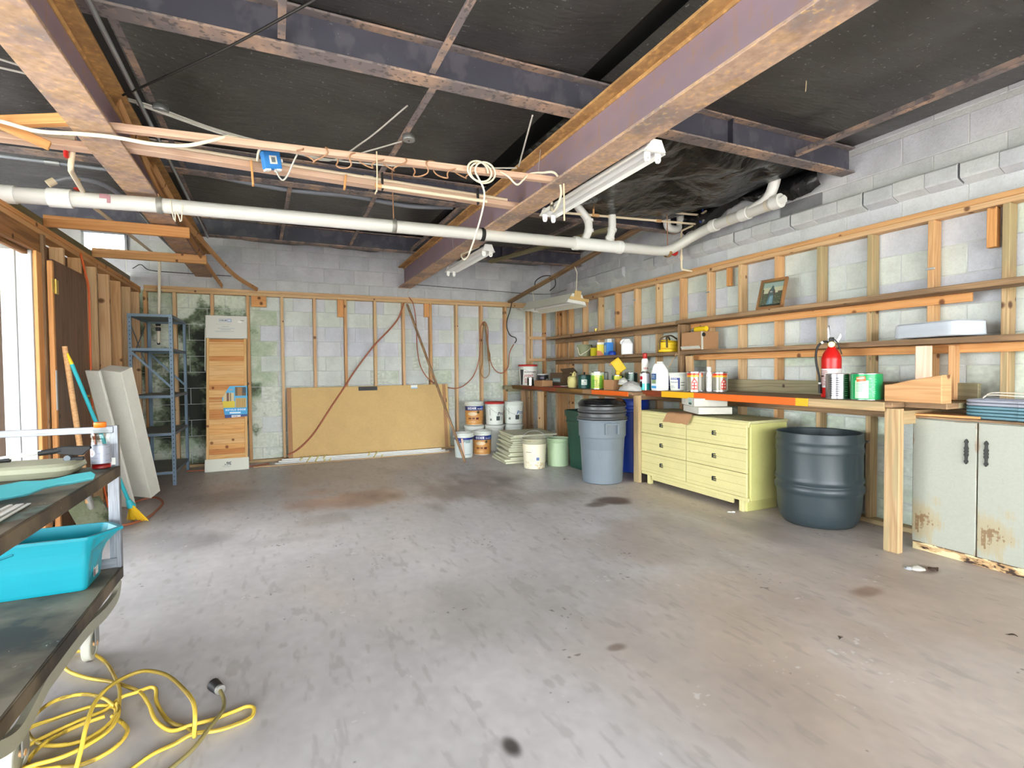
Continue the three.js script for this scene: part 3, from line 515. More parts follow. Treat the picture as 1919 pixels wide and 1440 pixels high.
{ // straps that hang the drain pipe
  const ring = (x, y) => { const g = new THREE.TorusGeometry(.054, .004, 6, 24); g.scale(1, 1, 5); g.rotateY(Math.PI / 2); return at(g, x, y, 3.45); };
  for (const [x, y, top, w, mat] of [[-.70, 2.343, 2.42, 'against the left girder', M.greyStrap], [.895, 2.366, 2.90, 'on a long rod in the middle bay', M.greyStrap], [1.66, 2.372, 2.415, 'by the right girder', M.black], [3.70, 2.392, 2.90, 'at the bend by the right wall', M.strapBrown]]) {
    const t = thing('pipe_hanger', 'metal strap hanging the white drain pipe ' + w, 'pipe hanger'); part(t, 'strap', ring(x, y), mat); part(t, 'rod', rod([x, y + .05, 3.45], [x - .01, top, 3.45], .005, 8), M.copperWire);
  }
}
pipeThing('trap_pipe', 'white plastic sink trap hanging in a U near the right wall', 'pipe', .04, [[3.05, 2.80, 3.25], [3.80, 2.845, 3.2], [3.905, 2.845, 3.2], [3.905, 2.715, 3.2], [4.09, 2.715, 3.2], [4.09, 2.93, 3.2]], M.pvcClean, [[[3.70, 2.84, 3.205], [3.78, 2.844, 3.2]]], M.pvcClean);
pipeThing('water_pipe', 'cream water pipe crossing the black plastic, upper of two', 'pipe', .011, [[2.40, 2.735, 3.45], [4.13, 2.815, 3.45], [4.05, 2.80, 3.62]], M.cpvc, [[[3.05, 2.765, 3.45], [3.11, 2.768, 3.45]], [[2.80, 2.752, 3.45], [2.86, 2.755, 3.45]]], M.copper, .05, 1.5);
pipeThing('water_pipe', 'cream water pipe crossing the black plastic, lower of two', 'pipe', .011, [[2.30, 2.645, 3.45], [4.10, 2.715, 3.45]], M.cpvc, [[[2.78, 2.664, 3.45], [2.86, 2.667, 3.45]], [[3.55, 2.693, 3.45], [3.61, 2.696, 3.45]]], M.copper, .05, 1.5);
pipeThing('water_pipe', 'thin copper riser dropping past the lower water pipe, left one', 'pipe', .010, [[2.80, 2.88, 3.45], [2.80, 2.78, 3.46], [2.80, 2.66, 3.45]], M.copper, [[[2.80, 2.80, 3.455], [2.80, 2.77, 3.46]]], M.copper, .05, 1.5);
pipeThing('water_pipe', 'thin copper riser dropping onto the upper water pipe, right one', 'pipe', .010, [[3.07, 2.91, 3.46], [3.09, 2.85, 3.45], [3.09, 2.77, 3.45]], M.copper, [[[3.09, 2.86, 3.45], [3.09, 2.82, 3.45]]], M.copper, .05, 1.5);
pipeThing('water_pipe', 'cream water pipe coming down the right wall past the drain bend to a stub', 'pipe', .010, [[4.10, 2.72, 3.40], [3.98, 2.66, 3.34], [3.98, 2.25, 3.34], [4.14, 2.235, 3.36]], M.cpvc, [[[3.98, 2.40, 3.34], [3.98, 2.35, 3.34]]], M.cpvc, .05, 1.5);
solo('blue_pipe_clip', 'blue plastic clip on the upper water pipe end by the right wall', 'clip', merge([bar([4.12, 2.86, 3.50], [4.12, 2.70, 3.52], .012, .018), bar([4.12, 2.71, 3.52], [4.04, 2.715, 3.54], .012, .016)]), M.blue);
solo('valve_handle', 'red round valve handle beside the drain bend at the right wall', 'valve', rod([3.93, 2.43, 3.30], [3.90, 2.43, 3.32], .035, 12), M.red);
solo('brace_timber', 'brown timber propped diagonally under the black plastic by the right wall', 'timber', bar([3.385, 2.262, .16], [3.68, 2.74, 3.05], .075, .036), M.old);
solo('brace_timber', 'grey timber angled across the back bay beneath the drain branches', 'timber', bar([2.72, 2.68, 1.0], [3.22, 2.66, 3.1], .07, .036), M.weathered);
// left of the left girder
{
  const t = thing('supply_pipe', 'cream supply pipe with red valves left of the left girder', 'pipe'); const r = .014;
  part(t, 'run', pipe([[-2.3, 2.49, 4.05], [-1.03, 2.50, 4.05], [-1.0, 2.48, 4.05], [-1.02, 2.33, 4.05], [-1.20, 2.42, 3.0], [-1.21, 2.52, .8]], r), M.cpvc); part(t, 'tee', rod([-1.25, 2.50, 4.05], [-1.13, 2.50, 4.05], r * 1.6, 14), M.cpvc); part(t, 'tee', rod([-1.04, 2.499, 4.05], [-.99, 2.497, 4.05], r * 1.6, 14), M.cpvc);
  part(t, 'valve_lever', at(cbox(.085, .03, .03, .004), -1.19, 2.468, 4.08), M.red); part(t, 'valve_lever', at(cbox(.02, .07, .03, .006), -1.03, 2.42, 4.07), M.red);
}
{
  const t = thing('hose_bib_pipe', 'bent grey pipe with a small red tap left of the left girder', 'pipe'); part(t, 'run', tube([[-1.32, 2.47, 3.30], [-1.24, 2.51, 3.28], [-1.10, 2.525, 3.2], [-.98, 2.49, 2.9], [-1.02, 2.55, 1.6], [-1.03, 2.6, .6]], .016, 40, false, 12), M.emtGrey); part(t, 'end_cap', rod([-1.345, 2.445, 3.31], [-1.31, 2.475, 3.30], .024, 14), M.cpvc);
  part(t, 'tap_stem', rod([-1.19, 2.515, 3.27], [-1.19, 2.45, 3.28], .008, 8), M.brass); part(t, 'tap_wheel', rod([-1.19, 2.445, 3.28], [-1.19, 2.436, 3.28], .028, 14), M.red);
}
pipeThing('conduit', 'grey metal conduit running along the right side of the left girder', 'conduit', .012, [[-.655, 2.70, 6.9], [-.66, 2.70, 5.05], [-.66, 2.70, .99]], M.emt, [[[-.655, 2.70, 5.24], [-.655, 2.70, 5.16]]], M.galv, .05, 1.6);
pipeThing('conduit', 'grey metal conduit left of the left girder, under the far joist', 'conduit', .012, [[-2.4, 2.65, 3.15], [-.86, 2.66, 3.07]], M.emtGrey, [[[-1.42, 2.656, 3.10], [-1.34, 2.657, 3.095]]], M.galv, .05, 1.5);
solo('water_tube', 'thick grey hose drooping behind the far roof joist over the back bay', 'hose', tube([[-.62, 2.80, 2.86], [.1, 2.765, 2.80], [.7, 2.78, 2.78], [1.2, 2.76, 2.76], [1.62, 2.80, 2.75]], .022, 50, false, 12), M.emtGrey);
solo('water_tube', 'thick dark hose across the back bay right of the right girder', 'hose', tube([[1.88, 2.77, 2.2], [2.5, 2.75, 2.15], [3.2, 2.78, 2.2], [3.9, 2.76, 2.3]], .024, 40, false, 12), M.canDark);
// cables
solo('cable', 'thick white cable sagging from the far left onto the pale boards', 'cable', tube([[-2.4, 2.46, 4.46], [-1.6, 2.43, 4.42], [-1.17, 2.40, 4.44], [-1.05, 2.385, 4.42], [-.86, 2.39, 4.45], [-.72, 2.39, 4.47], [-.55, 2.38, 4.48], [-.40, 2.39, 4.50], [-.28, 2.43, 4.52], [-.20, 2.47, 4.50], [-.14, 2.47, 4.47]], .010, 60, false, 10), M.wireCream);
solo('cable', 'short white cable looping between the two boards, left of the blue box', 'cable', tube([[.0, 2.475, 4.45], [-.03, 2.49, 4.42], [-.06, 2.475, 4.36], [-.075, 2.45, 4.26]], .008, 24, false, 8), M.wireCream);
pipeThing('water_pipe', 'long cream pipe lying on the back board between the girders', 'pipe', .013, [[-.70, 2.478, 4.21], [1.62, 2.478, 4.08]], M.cpvc, [[[.56, 2.478, 4.14], [.62, 2.478, 4.137]]], M.cpvc, .05, 1.3);
pipeThing('water_pipe', 'short cream pipe strapped under the back board, ending in midair', 'pipe', .012, [[.62, 2.395, 4.26], [1.40, 2.40, 4.22]], M.cpvc, [[[.61, 2.395, 4.26], [.65, 2.395, 4.258]]], M.copper, .05, 1.4);
for (const [i, x] of [.66, 1.34].entries()) solo('pipe_strap', ['black hook strap holding the left end of the short cream pipe', 'black hook strap holding the right end of the short cream pipe'][i], 'strap', bar([x, 2.49, 4.235 - i * .04], [x, 2.375, 4.245 - i * .04], .012, .028), M.black);
{
  const t = thing('junction_box', 'blue plastic junction box tilted on a cable below the pale board', 'junction box', [0, 2.432, 4.335]); t.rotation.set(.1, .3, .16);
  part(t, 'box', cbox(.10, .098, .052, .006), M.blueBox); part(t, 'sticker', cbox(.042, .046, .002, .0005), M.white, [.004, .0, .027]); part(t, 'label_print', cbox(.022, .028, .001, .0003), M.canGrey, [.004, 0, .0285]); part(t, 'flange', merge([at(cbox(.03, .012, .05, .002), -.03, -.053, -.002), at(cbox(.03, .012, .05, .002), .03, -.053, -.002), at(cbox(.012, .02, .04, .002), .055, .0, 0)]), M.white);
}
solo('cable', 'thin grey cable hanging in a V from the blue junction box', 'cable', tube([[.02, 2.385, 4.34], [.045, 2.33, 4.36], [.06, 2.315, 4.37], [.085, 2.335, 4.40], [.12, 2.41, 4.44], [.15, 2.465, 4.47]], .005, 30), M.wireGrey);
{ // brown cable wound loosely around the front board, then coils
  const p = []; for (let i = 0; i <= 70; i++) { const f = i / 70, x = .13 + f * 1.02, a = f * Math.PI * 2 * 7; p.push([x + .02 * Math.sin(a * 2.3), 2.436 + .038 * Math.sin(a) - .014 * (1 + Math.sin(a * .7)), lerp(4.53, 4.61, f) + .036 * Math.cos(a)]); }
  solo('cable', 'brown cable wound in loose turns around the front pale board', 'cable', tube(p, .0045, 220), M.copperWire);
  const q = []; for (let i = 0; i <= 40; i++) { const a = i / 40 * Math.PI * 2 * 2.6; q.push([1.16 + .075 * Math.cos(a) + i * .0016, 2.425 + .062 * Math.sin(a), 4.66 + .012 * Math.sin(a * .5)]); }
  q.push([1.21, 2.30, 4.66], [1.235, 2.0, 4.30], [1.42, 2.15, 3.6], [1.87, 2.42, 2.82]);
  solo('cable', 'cream cord coiled on the front board and dropping to the far lamp', 'cable', tube(q, .006, 180), M.wireCream);
  solo('cable', 'cream cable draped in shallow loops at the right end of the front board', 'cable', tube([[1.30, 2.47, 4.62], [1.36, 2.42, 4.68], [1.42, 2.37, 4.69], [1.47, 2.41, 4.68], [1.52, 2.46, 4.66], [1.58, 2.475, 4.67], [1.62, 2.47, 4.70]], .006, 50), M.wireCream);
}
{
  const t = thing('lamp_cord', 'white lamp cord with a grey plug running from the front board to the near lamp', 'cord'); part(t, 'cord', tube([[1.60, 2.478, 4.66], [1.68, 2.47, 4.72], [1.76, 2.38, 4.66], [1.80, 2.30, 4.50], [1.84, 2.36, 4.38], [1.86, 2.41, 4.35]], .008, 40, false, 9), M.wireCream); part(t, 'plug', bar([1.83, 2.345, 4.40], [1.87, 2.40, 4.33], .03, .03), M.greyStrap);
}
for (const [i, pts] of [[[-2.4, 2.74, 4.60], [-1.6, 2.70, 4.42], [-.68, 2.725, 4.15], [-.3, 2.69, 4.02], [.1, 2.68, 3.92], [.38, 2.66, 3.88], [.62, 2.70, 4.05], [.79, 2.71, 4.25]], [[-2.4, 2.70, 4.40], [-1.6, 2.72, 4.50], [-.68, 2.71, 4.16], [-.3, 2.675, 4.04], [.1, 2.66, 3.94], [.36, 2.645, 3.90], [.55, 2.70, 4.15], [.76, 2.80, 4.55]], [[-.68, 2.70, 4.17], [-.2, 2.65, 4.03], [.2, 2.62, 4.0], [.6, 2.55, 4.2], [1.1, 2.53, 4.40], [1.5, 2.545, 4.52]]].entries())
  solo('cable', ['grey cable strung to the round box in the middle bay', 'grey cable strung beside another one and ending on the black ceiling', 'thin grey cable strung from the left girder toward the right girder'][i], 'cable', tube(pts, .0055, 70), M.wireGrey);
solo('tie_rod', 'thin grey rod slanting down to the edge of the right girder', 'rod', rod([1.38, 2.66, 5.0], [1.50, 2.545, 4.55], .005, 8), M.wireGrey);
solo('tie_cable', 'black cable stretched diagonally from the left girder under the third joist', 'cable', tube([[-.72, 2.69, 4.28], [-.566, 2.69, 4.469], [-.163, 2.685, 4.993], [.173, 2.69, 5.46], [.6, 2.70, 6.05]], .006, 30), M.wireBlack);
// strings
const strings = (label, mat, r, ...l) => solo('string', label, 'string', merge(l.map((p) => tube(p, r, 20, false, 6))), mat);
strings('pull string with a knotted end hanging from the front pale board', M.rope, .004, [[.56, 2.47, 4.61], [.56, 2.42, 4.62], [.558, 2.26, 4.62], [.556, 2.235, 4.62]], [[.556, 2.245, 4.62], [.546, 2.22, 4.62]]);
strings('looped white string tied on the drain pipe beside the left girder', M.wireCream, .004, [[-.63, 2.37, 3.50], [-.62, 2.29, 3.52], [-.605, 2.22, 3.52], [-.60, 2.30, 3.52], [-.585, 2.27, 3.52], [-.57, 2.22, 3.52], [-.565, 2.27, 3.515], [-.56, 2.345, 3.505]]);
strings('thin string hanging the near end of the long lamp', M.wireCream, .0025, [[1.84, 2.71, 5.32], [1.855, 2.56, 5.32], [1.87, 2.47, 5.30], [1.90, 2.425, 5.31]]);
strings('thin string hanging the far end of the long lamp', M.wireGrey, .002, [[1.69, 2.71, 4.50], [1.70, 2.54, 4.45], [1.82, 2.45, 4.33], [1.89, 2.43, 4.28]]);
strings('tan pull cord hanging in front of the right girder', M.rope, .0055, [[1.745, 2.465, 4.72], [1.747, 2.3, 4.72], [1.748, 2.17, 4.72]]);
strings('thin string hanging down the girder beside the far lamp', M.wireGrey, .002, [[1.70, 2.70, 2.5], [1.70, 2.5, 2.5], [1.72, 2.42, 2.48]]);
strings('thin cord tied round the end of the right girder at the back wall', M.wireGrey, .004, [[1.80, 2.64, .12], [1.80, 2.42, .12], [1.78, 2.30, .11], [1.80, 2.27, .10]]);
strings('two dusty threads dangling from the black ceiling right of the right girder', M.rope, .003, [[2.42, 2.90, 5.52], [2.42, 2.84, 5.52], [2.425, 2.79, 5.52]], [[2.80, 2.90, 5.66], [2.80, 2.82, 5.66], [2.795, 2.77, 5.66]]);
for (const [i, p] of [[[-.74, 2.64, 4.3], [-.73, 2.50, 3.4], [-.70, 2.44, 2.4], [-.66, 2.36, 1.2], [-.60, 2.285, .12]], [[-.71, 2.55, 3.6], [-.66, 2.44, 2.9], [-.56, 2.38, 1.9], [-.40, 2.30, .9], [-.20, 2.268, .12]]].entries()) {
  const c = new THREE.CatmullRomCurve3(p.map(V3)); const N = 40, g = sheet(N, 1, (u, v) => { const q = c.getPoint(u); return [q.x + (v - .5) * .012, q.y + (v - .5) * .045, q.z, u * 4, v * .05]; }), g2 = sheet(N, 1, (u, v) => { const q = c.getPoint(u); return [q.x + (.5 - v) * .012 + .008, q.y + (.5 - v) * .045, q.z, u * 4, v * .05]; });
  solo('wood_lath', ['bent wooden lath hanging along the left girder, straighter one', 'bent wooden lath hanging along the left girder, bowed out to the right'][i], 'timber', merge([g, g2]), M.pineRed);
}
// fluorescent lamps, switched off
function shopLight(label, pos, L, tilt = [0, 0, 0]) {
  const t = thing('shop_light', label, 'lamp', pos); t.rotation.set(...tilt);
  const prof = []; const pr = [[-.075, .0], [-.06, .022], [-.03, .026], [-.022, .062], [.022, .062], [.03, .026], [.06, .022], [.075, .0], [.071, .0], [.056, .016], [.026, .018], [.0, .008], [-.026, .018], [-.056, .016], [-.071, 0]];
  for (const p of pr) prof.push(p); const g = ext(prof, L); part(t, 'reflector', at(g, 0, 0, -L / 2), M.whiteGloss);
  part(t, 'end_cap', at(ext([[-.06, .0], [-.034, .062], [.034, .062], [.06, .0]], .02, .002), 0, .004, L / 2 - .005), M.whiteGloss); part(t, 'end_cap', at(ext([[-.06, .0], [-.034, .062], [.034, .062], [.06, .0]], .02, .002), 0, .004, -L / 2 - .015), M.whiteGloss);
  for (const x of [-.036, .036]) for (const s of [-1, 1]) { const g = ext([[-.016, .01], [-.016, -.03], [-.008, -.044], [.008, -.044], [.016, -.03], [.016, .01]], .012, .001, [[[-.005, -.022], [.005, -.022], [.005, -.034], [-.005, -.034]]]); part(t, 'lamp_socket', at(g, x, 0, s * (L / 2 - .02) - .006), M.whiteGloss); }
  return t;
}
const lampA = shopLight('long white fluorescent fitting hung beside the right girder, nearest the camera', [1.915, 2.365, 4.80], 1.24); lampA.rotation.x = -.015;
const lampB = shopLight('white fluorescent fitting hung at the far end of the right girder', [1.905, 2.345, 2.37], 1.20);
{
  const t = thing('shop_light', 'dusty two-tube fluorescent fitting hung in the far right corner', 'lamp', [3.565, 2.10, 1.22]); t.rotation.set(.02, .05, -.1); const L = 1.22;
  const pr = [[-.175, -.055], [-.155, -.04], [-.075, .085], [.075, .085], [.155, -.04], [.175, -.055], [.165, -.052], [.148, -.036], [.07, .02], [-.07, .02], [-.148, -.036], [-.165, -.052]];
  part(t, 'reflector', at(ext(pr, L), 0, 0, -L / 2), M.cream); for (const x of [-.06, .06]) { const b = part(t, 'fluorescent_tube', rod([x, -.004, -L / 2 + .03], [x, -.004, L / 2 - .03], .018, 14), M.tube); part(b, 'tube_cap', merge([rod([x, -.004, L / 2 - .05], [x, -.004, L / 2 - .03], .0185, 14), rod([x, -.004, -L / 2 + .03], [x, -.004, -L / 2 + .05], .0185, 14)]), M.galv); }
  for (const s of [-1, 1]) part(t, 'end_plate', at(ext([[-.155, -.042], [-.074, .083], [.074, .083], [.155, -.042]], .006), 0, 0, s * (L / 2) - .003), M.white);
  part(t, 'guard_flap', at(cbox(.22, .006, .12, .002), -.10, -.03, -L / 2 - .03), M.white);
  part(t, 'cardboard_shim', merge([at(cbox(.10, .11, .012, .002), -.0, .07, L / 2 + .012), at(cbox(.30, .04, .012, .002), .03, .02, L / 2 + .013)]), M.card);
  part(t, 'hang_wire', merge([tube([[.0, .045, L / 2 - .03], [.0, .12, L / 2 - .03], [-.02, .36, L / 2 - .02]], .005, 14), tube([[-.02, .36, L / 2 - .02], [-.06, .40, L / 2], [-.08, .43, L / 2]], .005, 10), tube([[-.05, .045, -L / 2 + .16], [-.06, .14, -L / 2 + .16], [-.09, .24, -L / 2 + .15]], .004, 12)]), M.wireCream);
}
solo('cord', 'black plug cord looping over the diagonal brace above the corner lamp', 'cord', tube([[3.46, 2.36, .9], [3.44, 2.46, .95], [3.50, 2.52, 1.1], [3.58, 2.48, 1.25], [3.58, 2.36, 1.28], [3.54, 2.30, 1.2]], .007, 40), M.wireBlack);
solo('cord', 'thin black wire clipped along the block joint at the back right corner', 'cord', tube([[1.9, 2.47, .02], [2.6, 2.455, .02], [3.3, 2.44, .02], [3.9, 2.43, .02], [4.17, 2.44, .06], [4.175, 2.44, .6], [4.17, 2.46, 1.4], [4.17, 2.47, 2.0]], .004, 60), M.wireBlack);
solo('cord', 'thin black wire along the block joint at the back left corner', 'cord', tube([[-1.50, 2.42, .3], [-1.45, 2.50, .12], [-1.40, 2.46, .03], [-1.1, 2.445, .02], [-.5, 2.44, .02]], .005, 40), M.wireBlack);
strings('foil tape hanging under the white drain pipe above the left partition', M.galv, .02, [[-1.95, 2.22, 3.30], [-1.75, 2.24, 3.28], [-1.60, 2.20, 3.22], [-1.52, 2.24, 3.10]]);

// ================================================================ bench, shelves and what stands on them (right wall)
const paintOrange = std({ map: wearMap, color: C(236, 104, 22), roughness: .5 }), paintYellow = std({ map: wearMap, color: C(242, 180, 26), roughness: .5 }), paintBrown = std({ map: oldMap, color: C(226, 128, 76), roughness: .6 }), paintDark = std({ map: oldMap, color: C(214, 196, 120), roughness: .7 });
const B1 = .95, B2 = .965;
{
  const t = thing('workbench', 'far end of the timber workbench, lower top with chipped paint on its edge', 'workbench');
  for (let i = 0; i < 4; i++) part(t, 'top_plank', cbox(.166, .036, 3.10, .004), M.old, [3.49 + i * .17, B1 - .018, 1.69]);
  for (const [a, b, m] of [[.16, .58, paintDark], [.58, 1.62, paintBrown], [1.62, 2.28, paintDark], [2.28, 2.48, M.old], [2.48, 3.18, paintOrange]]) part(t, 'painted_edge', cbox(.014, .05, b - a - .004, .002), m, [3.399, B1 - .026, (a + b) / 2]);
  part(t, 'end_support', cbox(.78, .06, .085, .004), M.weathered, [3.70, B1 - .067, .18]); part(t, 'end_support', cbox(.14, .062, .085, .006), M.weathered, [3.33, B1 - .035, .165]);
  part(t, 'leg', cbox(.088, .875, .038, .003), M.pine[1], [3.47, .438, 1.03]); part(t, 'leg', cbox(.088, .875, .038, .003), M.old, [3.47, .438, .46]); part(t, 'ledger', cbox(.036, .088, 3.1, .003), M.old, [4.085, .86, 1.69]);
}
{
  const t = thing('workbench', 'near end of the timber workbench, with orange and yellow painted front edge', 'workbench');
  for (let i = 0; i < 4; i++) part(t, 'top_plank', cbox(.134, .036, i ? 2.66 : 2.43, .004), i === 2 ? M.weathered : M.old, [3.63 + i * .1365, B2 - .018, 3.27 + (i ? 2.66 : 2.43) / 2]);
  for (const [a, b, m] of [[3.22, 3.53, paintBrown], [3.53, 3.98, paintYellow], [3.98, 5.03, paintOrange], [5.03, 5.135, paintYellow], [5.135, 5.66, M.treated]]) part(t, 'painted_edge', cbox(.016, .058, b - a - .003, .002), m, [3.553, B2 - .030, (a + b) / 2]);
  part(t, 'leg', cbox(.038, .915, .088, .003), M.treated, [3.455, .4575, 3.265]); part(t, 'leg', cbox(.05, .925, .09, .003), M.treated, [3.605, .4625, 5.688]);
  part(t, 'cross_beam', cbox(.50, .088, .038, .003), M.treated, [3.86, .865, 5.70]); part(t, 'ledger', cbox(.036, .088, 2.7, .003), M.old, [4.085, .865, 4.6]); part(t, 'cross_beam', cbox(.6, .06, .038, .003), M.old, [3.78, .895, 3.265]);
}
solo('ledge_plank', 'weathered grey plank standing on edge at the back of the workbench', 'timber', cbox(.036, .115, 2.16, .004), M.weathered, [4.085, B2 + .0585, 4.84]);
{
  const g = ext([[5.60, 0], [5.92, 0], [5.92, .165], [5.76, .135], [5.64, .105], [5.60, .10]], .10, .004); g.applyMatrix4(new THREE.Matrix4().makeBasis(new THREE.Vector3(0, 0, 1), new THREE.Vector3(0, 1, 0), new THREE.Vector3(-1, 0, 0))); uvBox(g, .3, .1, 2);
  solo('wood_offcut', 'rough orange wood offcut with a slanting top at the bench corner', 'wood offcut', g, M.pine[2], [3.76, B2 + .004, 0]);
}
function shelf(label, y, z0, z1, m, led, x = 3.92) {
  const t = thing('wall_shelf', label, 'shelf'); part(t, 'plank', cbox(XR - .094 - x, .038, z1 - z0, .004), m, [(x + XR - .094) / 2, y - .019, (z0 + z1) / 2]);
  if (led) part(t, 'ledger', cbox(.019, .058, led[1] - led[0], .003), led[2], [4.096, y - .069, (led[0] + led[1]) / 2]);
}
shelf('long upper wall shelf of brown planks with an orange ledger, near part', 1.706, 3.32, 7.9, M.old, [3.34, 5.87, M.orangeWood]);
shelf('long upper wall shelf of brown planks, far part toward the corner', 1.700, .34, 3.31, M.old, [.36, 3.3, M.old]);
shelf('lower wall shelf, near part with the pale plastic tray on it', 1.376, 3.38, 7.9, M.old, [3.40, 7.8, M.orangeWood]);
shelf('lower wall shelf, far part with small boxes and a white jug', 1.370, .34, 3.34, M.old, [.36, 2.6, M.old]);
solo('shelf_upright', 'upright board dividing the two wall shelves above the white jug', 'timber', cbox(.15, .69, .034, .003), M.old, [4.0, 1.316, 3.36]);
solo('short_post', 'short two-by-four post under the lower shelf, behind the white tub', 'timber', cbox(.038, .355, .088, .003), M.pine[1], [3.99, B2 + .18, 3.46], [0, 0, .06]);
{
  const t = thing('short_post', 'pair of short posts under the lower shelf by the wood offcut', 'timber'); part(t, 'post', cbox(.088, .36, .088, .003), M.pinePale, [3.96, B2 + .183, 5.665], [0, .5, 0]); part(t, 'post', cbox(.06, .36, .038, .003), M.pine[2], [4.06, B2 + .183, 5.79]);
}
// ---- generic containers
function can(name, label, cat, [x, y, z], r, h, body, o = {}) {
  const t = thing(name, label, cat, [x, y, z], o.turn ?? toward(-x, 7.746 - z), o.group);
  part(t, 'body', lathe([[0, .004], [r - .004, .004], [r - .002, 0], [r, .002], [r, .006], [r - .0015, .008], [r - .0015, h - .008], [r, h - .006], [r, h - .001], [r - .003, h], [r - .006, h - .004], ...(o.open ? [[r - .006, .01], [0, .01]] : [[0, h - .005]])], 30), o.metal ?? M.tin);
  if (body) part(t, 'label', new THREE.CylinderGeometry(r + .0006, r + .0006, h - (o.lm ?? .022), 30, 1, true), body, [0, h / 2 + (o.ly ?? 0), 0]);
  if (o.lid) part(t, 'lid', lathe([[0, h + .006], [r - .002, h + .006], [r + .002, h + .003], [r + .002, h - .012], [r, h - .012]], 30), o.lid);
  return t;
}
function pail(label, [x, y, z], rt, rb, h, mat, o = {}) {
  const t = thing(o.name ?? 'pail', label, o.cat ?? 'bucket', [x, y, z], o.turn ?? toward(-x, 7.746 - z), o.group); const k = (f) => rb + (rt - rb) * f;
  const out = [[0, 0], [rb - .006, 0], [rb, .006]]; for (const f of [.84, .885, .93]) out.push([k(f), h * f - .006], [k(f) + .006, h * f - .004], [k(f) + .006, h * f + .003], [k(f + .01), h * f + .005]);
  out.push([rt, h - .012], [rt + .006, h - .010], [rt + .006, h - .001], [rt, h], [rt - .004, h - .002], [k(.5) - .004, h * .5], [rb - .006, .008], [0, .008]);
  part(t, 'shell', lathe(out, 36), mat);
  if (o.label) { const a = o.lo ?? .06, b = o.hi ?? .80; part(t, 'label', new THREE.CylinderGeometry(k(b) + .001, k(a) + .001, h * (b - a), 36, 1, true), o.label, [0, h * (a + b) / 2, 0]); }
  if (o.lid) part(t, 'lid', lathe([[0, h + .002], [rt - .02, h + .002], [rt - .016, h + .008], [rt + .010, h + .008], [rt + .011, h - .022], [rt + .007, h - .022]], 36), o.lid);
  if (o.bail !== undefined) { const p = [], R = rt + .010, yb = h * .86; for (let i = 0; i <= 16; i++) { const a = i / 16 * Math.PI; p.push([R * Math.cos(a), yb - (o.bail < 0 ? -1 : 1) * Math.sin(a) * Math.abs(o.bail) * R, R * Math.sin(a) * -1 * (o.bail < 0 ? .12 : 1)]); } part(t, 'bail', tube(p, .0026, 32, false, 6), M.galv, null, [0, o.bt ?? 0, 0]); part(t, 'bail_ear', merge([rod([rt - .004, yb, 0], [rt + .012, yb, 0], .010, 10), rod([-rt + .004, yb, 0], [-rt - .012, yb, 0], .010, 10)]), mat, null, [0, o.bt ?? 0, 0]); }
  return t;
}
const lab = (w, h, draw, o = {}) => std({ map: canvasTex(w, h, draw), roughness: .45, ...o });
const lines = (g, x, y, w, n, dy, col, lw = 3) => { g.fillStyle = col; for (let i = 0; i < n; i++) g.fillRect(x, y + i * dy, w * (.6 + .4 * hsh(i, Math.round(x), 5)), lw); };
// ---- on the far bench
const labRed = lab(1024, 320, (g, w, h) => { g.fillStyle = '#eceae2'; g.fillRect(0, 0, w, h); g.fillStyle = '#3a3a3c'; g.beginPath(); g.moveTo(340, 0); g.lineTo(430, 0); g.lineTo(390, h); g.lineTo(330, h); g.fill(); g.fillStyle = '#7a6a66'; g.font = 'bold 46px sans-serif'; g.fillText('READY MIX', 440, 70); g.fillStyle = '#b0332c'; g.font = 'bold 62px sans-serif'; g.fillText('JOINT', 440, 150); lines(g, 440, 180, 200, 5, 22, '#c06058', 10); });
pail('white pail with a red lid at the far end of the bench', [3.61, B1, .33], .142, .122, .315, M.pailWhite, { label: labRed, lid: M.redLid, bail: .5, lo: .02, hi: .78, bt: .9 });
can('paint_can', 'small silver can in front of the red lidded pail', 'can', [3.47, B1, .70], .050, .125, lab(512, 128, (g, w, h) => { g.fillStyle = '#d8d8cc'; g.fillRect(0, 0, w, h); g.fillStyle = '#3e4034'; g.fillRect(130, 0, 90, h); g.fillRect(300, 10, 60, h); lines(g, 225, 20, 60, 6, 16, '#8a8a70', 6); }, { metalness: .6, roughness: .3 }), { lid: M.tin });
can('plastic_tub', 'black tub with a white lid beside the red lidded pail', 'tub', [3.80, B1, .47], .085, .17, lab(512, 128, (g, w, h) => { g.fillStyle = '#25242a'; g.fillRect(0, 0, w, h); g.fillStyle = '#c8cbb8'; g.beginPath(); g.arc(330, 84, 34, 0, 7); g.fill(); g.fillStyle = '#8a7d9a'; g.fillRect(210, 30, 60, 20); }), { metal: M.black, lid: M.white });
{
  const t = thing('cardboard_tray', 'low brown cardboard tray near the front edge of the far bench', 'box', [3.53, B1, 1.0]); const w = .17, d = .24, h = .085;
  part(t, 'bottom', cbox(w, .004, d, .001), M.cardBrown, [0, .003, 0]); for (const s of [-1, 1]) { part(t, 'side', cbox(.004, h, d, .001), M.cardBrown, [s * w / 2, h / 2, 0]); part(t, 'end', cbox(w, h, .004, .001), M.cardBrown, [0, h / 2, s * d / 2]); }
}
